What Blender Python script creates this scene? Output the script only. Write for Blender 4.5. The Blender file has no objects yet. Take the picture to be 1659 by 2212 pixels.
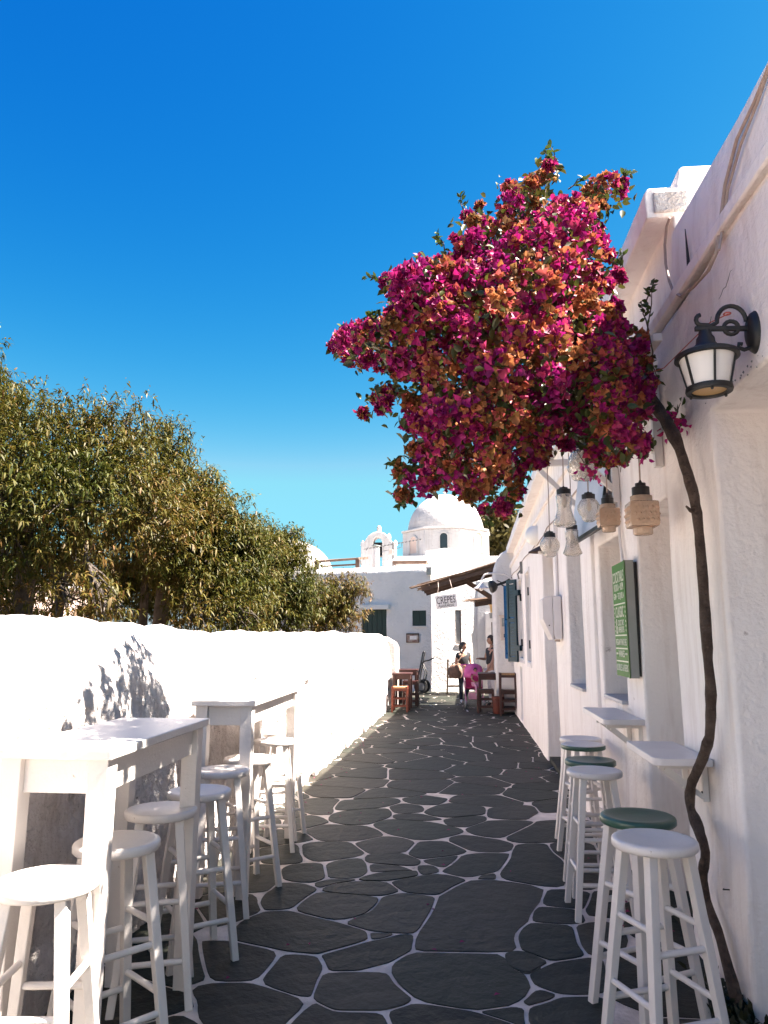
import bpy, bmesh, math, random
import numpy as np
from mathutils import Vector, Matrix
R = math.radians
random.seed(7); rng = np.random.default_rng(7)
sc = bpy.context.scene
col = sc.collection

# ------------------------------------------------------------------ camera
CF, CX, CY, CH = 1600.0, 829.5, 1106.0, 1.45          # focal length / centre in units of a 1659 x 2212 frame, eye height
PITCH, YAW = R(9.822), R(6.4126)
cam = bpy.data.cameras.new("camera"); cob = bpy.data.objects.new("camera", cam); col.objects.link(cob)
cam.sensor_fit = 'VERTICAL'; cam.sensor_height = 36.0; cam.lens = CF / 2212 * 36.0
cam.clip_start = 0.05; cam.clip_end = 3000
cob.location = (0, 0, CH); cob.rotation_euler = (R(90) + PITCH, 0, YAW)
sc.camera = cob

# ------------------------------------------------------------------ world, sun, exposure
SUN = Vector((1.0, 0.0, 1.47)).normalized()
elev = math.asin(SUN.z); azim = math.atan2(SUN.x, SUN.y)
w = bpy.data.worlds.new("World"); sc.world = w; w.use_nodes = True
nt = w.node_tree; nt.nodes.clear()
sky = nt.nodes.new("ShaderNodeTexSky"); sky.sky_type = 'NISHITA'; sky.sun_disc = False
sky.sun_elevation = elev; sky.sun_rotation = azim
sky.altitude = 0; sky.air_density = 1.0; sky.dust_density = 0.25; sky.ozone_density = 3.0
bg = nt.nodes.new("ShaderNodeBackground"); bg.inputs['Strength'].default_value = 0.15
wo = nt.nodes.new("ShaderNodeOutputWorld")
# deepen the clear polarised blue: each channel of the physical sky through its own response curve
sp_ = nt.nodes.new("ShaderNodeSeparateColor"); cb_ = nt.nodes.new("ShaderNodeCombineColor"); nt.links.new(sky.outputs[0], sp_.inputs[0])
def mth(op, a, b, c=None, clamp=False):
    n = nt.nodes.new("ShaderNodeMath"); n.operation = op; n.use_clamp = clamp
    for k, v in enumerate((a, b, c)):
        if v is None: continue
        if isinstance(v, (int, float)): n.inputs[k].default_value = v
        else: nt.links.new(v, n.inputs[k])
    return n.outputs[0]
KS = 0.90
def ramp(x, a, b, lo, hi):
    n = nt.nodes.new("ShaderNodeMapRange"); n.inputs[1].default_value = a; n.inputs[2].default_value = b; n.inputs[3].default_value = lo; n.inputs[4].default_value = hi
    nt.links.new(x, n.inputs[0]); return n.outputs[0]
bch = mth('MULTIPLY', mth('ADD', mth('POWER', sp_.outputs[2], 0.54), mth('MAXIMUM', mth('MULTIPLY_ADD', sp_.outputs[2], 0.30, -2.1), 0.0)), 0.392 * KS)
gch = mth('MINIMUM', mth('MULTIPLY', mth('POWER', sp_.outputs[1], 1.68), 0.097 * KS), mth('MULTIPLY', bch, ramp(sp_.outputs[0], 3.2, 8.0, 0.79, 0.97)))
rch = mth('MINIMUM', mth('MULTIPLY', mth('POWER', sp_.outputs[0], 5.0), 0.0098 * KS), mth('MULTIPLY', bch, ramp(sp_.outputs[0], 3.2, 8.0, 0.29, 1.0)))
nt.links.new(rch, cb_.inputs[0]); nt.links.new(gch, cb_.inputs[1]); nt.links.new(bch, cb_.inputs[2])
nt.links.new(cb_.outputs[0], bg.inputs['Color']); nt.links.new(bg.outputs[0], wo.inputs[0])
sl = bpy.data.lights.new("sun", 'SUN'); sl.energy = 4.8; sl.angle = R(0.55); sl.color = (1.0, 0.90, 0.80)
so = bpy.data.objects.new("sun", sl); col.objects.link(so); so.location = (20, -4, 30)
so.rotation_euler = SUN.to_track_quat('Z', 'Y').to_euler()
vs = sc.view_settings
vs.view_transform = 'Standard'; vs.look = 'None'; vs.gamma = 1.0; vs.use_curve_mapping = False; vs.exposure = 2.9
sc.cycles.use_denoising = True
sc.cycles.max_bounces = 10; sc.cycles.diffuse_bounces = 9; sc.cycles.transparent_max_bounces = 8

# ------------------------------------------------------------------ helpers
FW = np.array([-math.sin(YAW) * math.cos(PITCH), math.cos(YAW) * math.cos(PITCH), math.sin(PITCH)])
RT = np.array([math.cos(YAW), math.sin(YAW), 0.0]); UP = np.cross(RT, FW); EYE = np.array([0, 0, CH])
def ray(px, py): return FW + RT * (px - CX) / CF - UP * (py - CY) / CF
def at(px, py, y):                       # the point on the plane Y = y seen at a place in the photograph
    d = ray(px, py); return EYE + d * (y / d[1])
def gnd(px, py, z=0.0):
    d = ray(px, py); return EYE + d * ((z - CH) / d[2])

def lat(ix, iy, iz, s):
    h = (ix * 374761393 + iy * 668265263 + iz * 2147483647 + s * 974634777) & 0xffffffff
    h = ((h ^ (h >> 13)) * 1274126177) & 0xffffffff
    return ((h ^ (h >> 16)) & 0xffff) / 32767.5 - 1.0
def vnoise(p, s=0):
    p = np.asarray(p, float); i = np.floor(p).astype(np.int64); f = p - i; f = f * f * (3 - 2 * f)
    out = 0
    for dx in (0, 1):
        for dy in (0, 1):
            for dz in (0, 1):
                wgt = (f[..., 0] if dx else 1 - f[..., 0]) * (f[..., 1] if dy else 1 - f[..., 1]) * (f[..., 2] if dz else 1 - f[..., 2])
                out = out + wgt * lat(i[..., 0] + dx, i[..., 1] + dy, i[..., 2] + dz, s)
    return out
def fbm(p, o=3, s=0):
    p = np.asarray(p, float); a = 1.0; t = 0
    for k in range(o):
        t = t + a * vnoise(p * (2.03 ** k), s + k); a *= 0.5
    return t

def link_mesh(name, me, mat, parent=None, smooth=None):
    o = bpy.data.objects.new(name, me); col.objects.link(o)
    for m in (mat if isinstance(mat, (list, tuple)) else [mat]):
        me.materials.append(m)
    if smooth is not None:
        me.shade_smooth()
        if smooth < 179: me.set_sharp_from_angle(angle=R(smooth))
    if parent is not None: o.parent = parent
    return o
def np_mesh(name, V, F):
    V = np.asarray(V, np.float32); F = np.asarray(F, np.int32)
    me = bpy.data.meshes.new(name); k = F.shape[1]
    me.vertices.add(len(V)); me.vertices.foreach_set("co", V.ravel())
    me.loops.add(F.size); me.loops.foreach_set("vertex_index", F.ravel())
    me.polygons.add(len(F)); me.polygons.foreach_set("loop_start", np.arange(0, F.size, k, dtype=np.int32))
    me.update(calc_edges=True); me.validate()
    return me

class MB:
    def __init__(s): s.v = []; s.f = []; s.mi = []; s.m = 0
    def add(s, vs, fs):
        b = len(s.v); s.v += [tuple(map(float, p)) for p in vs]; s.f += [tuple(b + i for i in f) for f in fs]; s.mi += [s.m] * len(fs); return s
    def box(s, x0, x1, y0, y1, z0, z1):
        return s.add([(x0, y0, z0), (x1, y0, z0), (x1, y1, z0), (x0, y1, z0), (x0, y0, z1), (x1, y0, z1), (x1, y1, z1), (x0, y1, z1)],
                     [(0, 3, 2, 1), (4, 5, 6, 7), (0, 1, 5, 4), (1, 2, 6, 5), (2, 3, 7, 6), (3, 0, 4, 7)])
    def bar(s, a, b, w, h=None, w2=None, h2=None, up=(0, 0, 1)):      # a tapered square bar from a to b
        h = w if h is None else h; w2 = w if w2 is None else w2; h2 = h if h2 is None else h2
        a = Vector(a); b = Vector(b); d = (b - a).normalized(); u = Vector(up)
        if abs(d.dot(u)) > 0.98: u = Vector((0, 1, 0))
        x = d.cross(u).normalized(); u = x.cross(d)
        vs = []
        for p, ww, hh in ((a, w, h), (b, w2, h2)):
            for sx, su in ((-1, -1), (1, -1), (1, 1), (-1, 1)): vs.append(p + x * sx * ww / 2 + u * su * hh / 2)
        return s.add(vs, [(3, 2, 1, 0), (4, 5, 6, 7), (0, 1, 5, 4), (1, 2, 6, 5), (2, 3, 7, 6), (3, 0, 4, 7)])
    def tube(s, pts, r, n=8, close=True):
        pts = [Vector(p) for p in pts]; m = len(pts)
        rs = list(r) if hasattr(r, '__len__') else [r] * m
        t0 = (pts[1] - pts[0]).normalized(); u = Vector((0, 0, 1))
        if abs(t0.dot(u)) > 0.95: u = Vector((0, 1, 0))
        x = t0.cross(u).normalized(); vs = []; fs = []
        for i in range(m):
            t = (pts[min(i + 1, m - 1)] - pts[max(i - 1, 0)]).normalized()
            x = (x - t * x.dot(t)).normalized(); y = t.cross(x)
            for k in range(n):
                a = 2 * math.pi * k / n; vs.append(pts[i] + (x * math.cos(a) + y * math.sin(a)) * rs[i])
        for i in range(m - 1):
            for k in range(n): fs.append((i * n + k, i * n + (k + 1) % n, (i + 1) * n + (k + 1) % n, (i + 1) * n + k))
        if close: fs.append(tuple(range(n - 1, -1, -1))); fs.append(tuple((m - 1) * n + k for k in range(n)))
        return s.add(vs, fs)
    def lathe(s, prof, c=(0, 0, 0), n=24, rf=None, close=True, ax=None):
        c = Vector(c); vs = []; fs = []; m = len(prof)
        q = Vector((0, 0, 1)).rotation_difference(Vector(ax)) if ax is not None else None
        for r, z in prof:
            for k in range(n):
                a = 2 * math.pi * k / n; rr = r * (rf(a, z) if rf else 1)
                p = Vector((rr * math.cos(a), rr * math.sin(a), z))
                if q is not None: p = q @ p
                vs.append(c + p)
        for i in range(m - 1):
            for k in range(n): fs.append((i * n + k, i * n + (k + 1) % n, (i + 1) * n + (k + 1) % n, (i + 1) * n + k))
        if close: fs.append(tuple(range(n - 1, -1, -1))); fs.append(tuple((m - 1) * n + k for k in range(n)))
        return s.add(vs, fs)
    def prism(s, poly, a, b):            # poly: list of 3-D points; extruded along vector b-a
        n = len(poly); d = Vector(b) - Vector(a)
        vs = [Vector(p) for p in poly] + [Vector(p) + d for p in poly]
        fs = [tuple(range(n - 1, -1, -1)), tuple(range(n, 2 * n))] + [(i, (i + 1) % n, n + (i + 1) % n, n + i) for i in range(n)]
        return s.add(vs, fs)
    def build(s, name, mat, parent=None, smooth=None, bevel=0, rel=True, seg=2, fix=True):
        me = bpy.data.meshes.new(name)
        off = Vector((0, 0, 0))
        if parent is not None and rel: 
            p = parent
            while p is not None: off += p.location; p = p.parent
        me.from_pydata([(x - off.x, y - off.y, z - off.z) for x, y, z in s.v], [], s.f)
        if max(s.mi, default=0): me.polygons.foreach_set("material_index", s.mi)
        if fix:
            bm = bmesh.new(); bm.from_mesh(me); bmesh.ops.recalc_face_normals(bm, faces=bm.faces); bm.to_mesh(me); bm.free()
        me.update()
        o = link_mesh(name, me, mat, parent, smooth)
        if bevel:
            b = o.modifiers.new("bevel", 'BEVEL'); b.width = bevel; b.segments = seg; b.limit_method = 'ANGLE'; b.angle_limit = R(40)
        return o

def tag(o, label=None, cat=None, group=None, kind=None):
    if label: o['label'] = label
    if cat: o['category'] = cat
    if group: o['group'] = group
    if kind: o['kind'] = kind
    return o
def thing(name, loc, label, cat, group=None, rz=0):
    o = bpy.data.objects.new(name, None); col.objects.link(o); o.location = loc; o.rotation_euler = (0, 0, rz)
    o.empty_display_size = 0.1
    return tag(o, label, cat, group)
def kids(o): return [c for c in bpy.data.objects if c.parent == o]
def dup(root, loc, rz, label, group=None, remap=None):
    ch = KIDS.setdefault(root.name, kids(root))
    r = root.copy(); col.objects.link(r); r.location = loc; r.rotation_euler = (0, 0, rz); r['label'] = label
    if group: r['group'] = group
    for c in ch:
        d = c.copy(); col.objects.link(d); d.parent = r
        for g in KIDS.setdefault(c.name, kids(c)):
            e = g.copy(); col.objects.link(e); e.parent = d
    return r
KIDS = {}

# ------------------------------------------------------------------ materials
def mat(name, base, rough=0.6, var=None, scale=8.0, bump=0.0, bscale=40.0, metallic=0.0, spec=0.5, spots=None, detail=4.0, objrand=None, streak=None):
    m = bpy.data.materials.new(name); m.use_nodes = True; n = m.node_tree; N = n.nodes; L = n.links
    p = N["Principled BSDF"]; p.inputs['Roughness'].default_value = rough; p.inputs['Metallic'].default_value = metallic
    p.inputs['Specular IOR Level'].default_value = spec
    p.inputs['Base Color'].default_value = (*base, 1)
    tc = N.new("ShaderNodeTexCoord"); out = None
    if var is not None:
        ns = N.new("ShaderNodeTexNoise"); ns.inputs['Scale'].default_value = scale; ns.inputs['Detail'].default_value = detail
        L.new(tc.outputs['Object'], ns.inputs['Vector'])
        mr = N.new("ShaderNodeMapRange"); mr.inputs[1].default_value = 0.35; mr.inputs[2].default_value = 0.65; L.new(ns.outputs['Fac'], mr.inputs[0])
        mx = N.new("ShaderNodeMix"); mx.data_type = 'RGBA'; mx.inputs[6].default_value = (*base, 1); mx.inputs[7].default_value = (*var, 1)
        L.new(mr.outputs[0], mx.inputs[0]); out = mx.outputs[2]
    if objrand is not None:
        oi = N.new("ShaderNodeObjectInfo"); cr = N.new("ShaderNodeValToRGB")
        cr.color_ramp.elements[0].color = (*objrand[0], 1); cr.color_ramp.elements[1].color = (*objrand[-1], 1)
        for k, c in enumerate(objrand[1:-1]):
            e = cr.color_ramp.elements.new((k + 1) / (len(objrand) - 1)); e.color = (*c, 1)
        L.new(oi.outputs['Random'], cr.inputs[0])
        m2 = N.new("ShaderNodeMix"); m2.data_type = 'RGBA'; m2.inputs[0].default_value = 0.65
        if out is not None: L.new(out, m2.inputs[6])
        else: m2.inputs[6].default_value = (*base, 1)
        L.new(cr.outputs[0], m2.inputs[7]); out = m2.outputs[2]
    if streak is not None:                # (colour, amount): run-off streaks and patchy old coats
        mp = N.new("ShaderNodeMapping"); mp.inputs['Scale'].default_value = (5.0, 5.0, 0.55); L.new(tc.outputs['Object'], mp.inputs['Vector'])
        n4 = N.new("ShaderNodeTexNoise"); n4.inputs['Scale'].default_value = 1.6; n4.inputs['Detail'].default_value = 7; n4.inputs['Roughness'].default_value = 0.65; L.new(mp.outputs[0], n4.inputs['Vector'])
        r4 = N.new("ShaderNodeMapRange"); r4.inputs[1].default_value = 0.50; r4.inputs[2].default_value = 0.72; r4.inputs[4].default_value = streak[1]; L.new(n4.outputs['Fac'], r4.inputs[0])
        m4 = N.new("ShaderNodeMix"); m4.data_type = 'RGBA'; m4.inputs[7].default_value = (*streak[0], 1)
        if out is not None: L.new(out, m4.inputs[6])
        else: m4.inputs[6].default_value = (*base, 1)
        L.new(r4.outputs[0], m4.inputs[0]); out = m4.outputs[2]
    if spots is not None:                 # (colour, scale, threshold)
        n2 = N.new("ShaderNodeTexNoise"); n2.inputs['Scale'].default_value = spots[1]; n2.inputs['Detail'].default_value = 6; n2.inputs['Roughness'].default_value = 0.7
        L.new(tc.outputs['Object'], n2.inputs['Vector'])
        r2 = N.new("ShaderNodeMapRange"); r2.inputs[1].default_value = spots[2]; r2.inputs[2].default_value = spots[2] + 0.05; L.new(n2.outputs['Fac'], r2.inputs[0])
        m3 = N.new("ShaderNodeMix"); m3.data_type = 'RGBA'
        if out is not None: L.new(out, m3.inputs[6])
        else: m3.inputs[6].default_value = (*base, 1)
        m3.inputs[7].default_value = (*spots[0], 1); L.new(r2.outputs[0], m3.inputs[0]); out = m3.outputs[2]
    if out is not None: L.new(out, p.inputs['Base Color'])
    if bump:
        nb = N.new("ShaderNodeTexNoise"); nb.inputs['Scale'].default_value = bscale; nb.inputs['Detail'].default_value = 6; nb.inputs['Roughness'].default_value = 0.6
        L.new(tc.outputs['Object'], nb.inputs['Vector'])
        bp = N.new("ShaderNodeBump"); bp.inputs['Strength'].default_value = 1.0; bp.inputs['Distance'].default_value = bump
        L.new(nb.outputs['Fac'], bp.inputs['Height']); L.new(bp.outputs[0], p.inputs['Normal'])
    return m
def attr_leaf(name, rough, transl, attr="tint", spec=0.5):
    m = bpy.data.materials.new(name); m.use_nodes = True; n = m.node_tree; N = n.nodes; L = n.links
    p = N["Principled BSDF"]; p.inputs['Roughness'].default_value = rough; p.inputs['Specular IOR Level'].default_value = spec
    a = N.new("ShaderNodeAttribute"); a.attribute_name = attr
    L.new(a.outputs['Color'], p.inputs['Base Color'])
    t = N.new("ShaderNodeBsdfTranslucent"); L.new(a.outputs['Color'], t.inputs['Color'])
    mx = N.new("ShaderNodeMixShader"); mx.inputs[0].default_value = transl
    L.new(p.outputs[0], mx.inputs[1]); L.new(t.outputs[0], mx.inputs[2]); L.new(mx.outputs[0], N["Material Output"].inputs[0])
    return m
WALLW = (0.90, 0.84, 0.80)
M = {}
M['plaster'] = mat('plaster_whitewash', WALLW, 0.85, (0.85, 0.785, 0.745), 2.2, 0.012, 22, spots=((0.50, 0.43, 0.40), 5.0, 0.69), spec=0.25, streak=((0.60, 0.50, 0.44), 0.55))
M['rough'] = mat('rough_whitewash', (0.76, 0.71, 0.685), 0.9, (0.66, 0.605, 0.58), 5.0, 0.05, 30, spots=((0.075, 0.055, 0.045), 20.0, 0.648), spec=0.2, streak=((0.42, 0.35, 0.31), 0.75))  # dark spots put the shade of small plaster pits into the colour
M['farwhite'] = mat('far_whitewash', (0.70, 0.665, 0.65), 0.9, (0.63, 0.60, 0.59), 1.5, 0.03, 12, spots=((0.55, 0.50, 0.48), 6.0, 0.69), spec=0.2)
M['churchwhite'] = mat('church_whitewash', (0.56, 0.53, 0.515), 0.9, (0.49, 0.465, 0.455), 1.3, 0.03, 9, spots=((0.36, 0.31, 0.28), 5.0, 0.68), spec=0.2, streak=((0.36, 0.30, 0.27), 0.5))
M['whitewood'] = mat('white_painted_wood', (0.70, 0.65, 0.615), 0.34, (0.63, 0.58, 0.545), 9, 0.002, 60, spots=((0.36, 0.29, 0.24), 34.0, 0.675), objrand=[(0.72, 0.67, 0.635), (0.64, 0.60, 0.57), (0.74, 0.69, 0.645), (0.67, 0.63, 0.60)])
M['greenpaint'] = mat('green_painted_wood', (0.030, 0.085, 0.060), 0.35, (0.045, 0.105, 0.075), 10, 0.001, 60, spots=((0.30, 0.30, 0.26), 24.0, 0.70))
M['stone'] = mat('slate_flagstone', (0.024, 0.0265, 0.0200), 0.62, (0.055, 0.054, 0.043), 4.0, 0.020, 9, objrand=[(0.010, 0.0125, 0.010), (0.038, 0.031, 0.023), (0.017, 0.022, 0.016), (0.056, 0.050, 0.039), (0.013, 0.0155, 0.0125), (0.030, 0.036, 0.026)], spots=((0.065, 0.06, 0.05), 9.0, 0.66), spec=0.18)
M['mortar'] = mat('whitewashed_mortar', (0.80, 0.70, 0.62), 0.9, (0.56, 0.48, 0.42), 7.0, 0.012, 45, spots=((0.16, 0.14, 0.13), 6.0, 0.66), spec=0.2)
M['paleground'] = mat('pale_paving', (0.14, 0.125, 0.11), 0.9, (0.10, 0.09, 0.08), 1.2, 0.01, 20)
M['soil'] = mat('dry_soil', (0.20, 0.14, 0.095), 0.95, (0.12, 0.09, 0.06), 3.0, 0.03, 15)
M['bark'] = mat('vine_bark', (0.075, 0.045, 0.031), 0.9, (0.15, 0.10, 0.072), 16, 0.05, 48, spots=((0.20, 0.14, 0.10), 30.0, 0.66))
M['darkbark'] = mat('tree_bark', (0.05, 0.038, 0.03), 0.9, (0.10, 0.08, 0.065), 10, 0.012, 50)
M['iron'] = mat('black_cast_iron', (0.012, 0.011, 0.011), 0.5, (0.02, 0.019, 0.018), 20, 0.001, 80, spots=((0.25, 0.22, 0.2), 18.0, 0.78))
M['opal'] = mat('opal_glass', (0.86, 0.82, 0.77), 0.3)
M['cap'] = mat('black_bakelite', (0.012, 0.011, 0.011), 0.45, (0.02, 0.018, 0.018), 30)
M['cord'] = mat('beige_cord', (0.42, 0.33, 0.28), 0.7, (0.36, 0.28, 0.24), 30)
M['redstring'] = mat('red_string', (0.55, 0.10, 0.07), 0.7, (0.45, 0.12, 0.08), 30)
M['signgreen'] = mat('green_sign_face', (0.035, 0.175, 0.012), 0.55, (0.028, 0.14, 0.010), 3, spec=0.2)
M['signside'] = mat('grey_sign_side', (0.33, 0.33, 0.31), 0.45, (0.28, 0.30, 0.27), 6)
M['signedge'] = mat('green_sign_edge', (0.05, 0.17, 0.02), 0.35, (0.04, 0.13, 0.02), 6)
M['letters'] = mat('cream_lettering', (0.70, 0.72, 0.58), 0.6, (0.62, 0.64, 0.5), 12)
M['inkletters'] = mat('dark_brown_lettering', (0.035, 0.018, 0.018), 0.7, (0.05, 0.025, 0.02), 12)
M['board'] = mat('white_sign_board', (0.82, 0.77, 0.74), 0.6, (0.74, 0.69, 0.67), 8)
M['blue'] = mat('blue_painted_shutter', (0.0, 0.075, 0.19), 0.6, (0.0, 0.055, 0.15), 12, spots=((0.0, 0.03, 0.06), 8, 0.66), spec=0.12)
M['teal'] = mat('dark_teal_paint', (0.001, 0.022, 0.032), 0.6, (0.006, 0.035, 0.05), 12)
M['darkgreen'] = mat('dark_green_shutter', (0.001, 0.026, 0.022), 0.6, (0.001, 0.019, 0.017), 10)
M['greydoor'] = mat('pale_grey_door_paint', (0.46, 0.44, 0.46), 0.5, (0.40, 0.385, 0.40), 5)
M['bluegrey'] = mat('blue_grey_frame_paint', (0.50, 0.53, 0.60), 0.5, (0.44, 0.47, 0.54), 6)
M['glassdark'] = mat('dark_window_glass', (0.02, 0.024, 0.028), 0.08, (0.03, 0.034, 0.04), 3)
M['redwood'] = mat('red_brown_stained_wood', (0.050, 0.010, 0.006), 0.45, (0.028, 0.007, 0.005), 14, 0.002, 50)
M['orangewood'] = mat('orange_stained_wood', (0.17, 0.028, 0.008), 0.45, (0.11, 0.020, 0.007), 14, 0.002, 50)
M['rush'] = mat('woven_rush_seat', (0.42, 0.25, 0.11), 0.8, (0.30, 0.17, 0.08), 40, 0.004, 90)
M['yellowwood'] = mat('yellow_chair_wood', (0.30, 0.17, 0.06), 0.5, (0.22, 0.12, 0.045), 14)
M['reed'] = mat('brown_reed', (0.115, 0.066, 0.042), 0.8, (0.19, 0.12, 0.08), 12, objrand=[(0.075, 0.045, 0.03), (0.15, 0.095, 0.065), (0.10, 0.06, 0.04)])
M['beam'] = mat('dark_brown_beam', (0.085, 0.045, 0.028), 0.7, (0.055, 0.03, 0.02), 12)
M['rubber'] = mat('black_rubber', (0.012, 0.012, 0.012), 0.8, (0.02, 0.02, 0.02), 20)
M['meterbeige'] = mat('beige_meter_plastic', (0.56, 0.46, 0.40), 0.5, (0.50, 0.41, 0.36), 6)
M['plastic'] = mat('white_plastic', (0.72, 0.67, 0.655), 0.35, (0.66, 0.61, 0.60), 6)
M['greyplastic'] = mat('grey_plastic', (0.25, 0.25, 0.25), 0.5, (0.2, 0.2, 0.2), 8)
M['skin'] = mat('skin', (0.36, 0.19, 0.125), 0.5, (0.32, 0.165, 0.11), 20)
M['hair'] = mat('dark_brown_hair', (0.018, 0.011, 0.009), 0.5, (0.03, 0.018, 0.014), 60, 0.004, 120)
M['black'] = mat('black_cotton', (0.012, 0.012, 0.015), 0.85, (0.02, 0.02, 0.024), 18, 0.003, 60)
M['denim'] = mat('dark_denim', (0.015, 0.02, 0.034), 0.85, (0.024, 0.03, 0.045), 20, 0.003, 60)
M['whitecloth'] = mat('white_cotton', (0.62, 0.60, 0.62), 0.85, (0.52, 0.5, 0.53), 14, 0.004, 40)
M['bagtan'] = mat('brown_canvas', (0.19, 0.11, 0.075), 0.85, (0.14, 0.08, 0.055), 20, 0.003, 60)
M['pink'] = mat('pink_fabric', (0.62, 0.13, 0.33), 0.8, (0.50, 0.08, 0.26), 10, 0.003, 50)
M['palepink'] = mat('pale_pink_fabric', (0.66, 0.33, 0.45), 0.8, (0.56, 0.25, 0.37), 10)
M['magentacloth'] = mat('deep_pink_fabric', (0.42, 0.02, 0.12), 0.85, (0.32, 0.015, 0.09), 10)
M['terracotta'] = mat('red_terracotta', (0.12, 0.022, 0.012), 0.7, (0.085, 0.017, 0.011), 8)
M['metalgrey'] = mat('weathered_aluminium', (0.22, 0.21, 0.20), 0.4, (0.16, 0.15, 0.145), 14, metallic=0.6)
M['rooftile'] = mat('brown_roof_lid', (0.19, 0.115, 0.08), 0.7, (0.14, 0.085, 0.06), 6)
M['plaque'] = mat('brown_plaque_print', (0.22, 0.10, 0.07), 0.6, (0.50, 0.40, 0.34), 9)
M['ochre'] = mat('ochre_lamp_glass', (0.60, 0.36, 0.12), 0.35, (0.5, 0.3, 0.1), 6)
M['pinkwall'] = mat('pale_pink_plaster', (0.62, 0.47, 0.40), 0.9, (0.55, 0.41, 0.35), 2.0, 0.02, 15)
M['leaf'] = attr_leaf('willowy_leaf', 0.55, 0.24, spec=0.28)
M['bract'] = attr_leaf('bougainvillea_bract', 0.55, 0.28, spec=0.3)
M['vineleaf'] = attr_leaf('bougainvillea_leaf', 0.4, 0.22)
M['petal'] = mat('fallen_petal', (0.28, 0.01, 0.10), 0.7, (0.2, 0.02, 0.08), 20)
def glassmat(name, tint, rough, bst=0.6, trn=0.8):
    m = bpy.data.materials.new(name); m.use_nodes = True; n = m.node_tree; N = n.nodes; L = n.links
    p = N["Principled BSDF"]; p.inputs['Base Color'].default_value = (*tint, 1); p.inputs['Roughness'].default_value = rough
    p.inputs['Transmission Weight'].default_value = trn; p.inputs['IOR'].default_value = 1.35
    tc = N.new("ShaderNodeTexCoord"); v = N.new("ShaderNodeTexVoronoi"); v.inputs['Scale'].default_value = 60
    L.new(tc.outputs['Object'], v.inputs['Vector'])
    bp = N.new("ShaderNodeBump"); bp.inputs['Strength'].default_value = bst; bp.inputs['Distance'].default_value = 0.006
    L.new(v.outputs['Distance'], bp.inputs['Height']); L.new(bp.outputs[0], p.inputs['Normal'])
    return m
M['glassclear'] = glassmat('pressed_clear_glass', (0.97, 0.92, 0.86), 0.06, 0.55, 0.85)
M['glassamber'] = glassmat('pressed_champagne_glass', (0.86, 0.66, 0.50), 0.22, 0.6, 0.55)

# ------------------------------------------------------------------ ground and street
mb = MB(); mb.box(-400, 400, -200, 900, -0.6, -0.05)
tag(mb.build('ground', M['soil'], fix=False), kind='structure')
mb = MB(); mb.box(-14, 14, -14, -0.2, -0.05, -0.004)
tag(mb.build('plaza_paving', M['paleground'], fix=False), kind='structure')
street = MB().box(-1.95, 1.75, -0.2, 22.9, -0.05, 0.0).box(-6.5, -1.95, 16.2, 24.5, -0.05, -0.001).box(1.75, 4.0, 15.0, 22.9, -0.05, -0.001).build('street', M['mortar'], fix=False)
tag(street, kind='structure')

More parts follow.
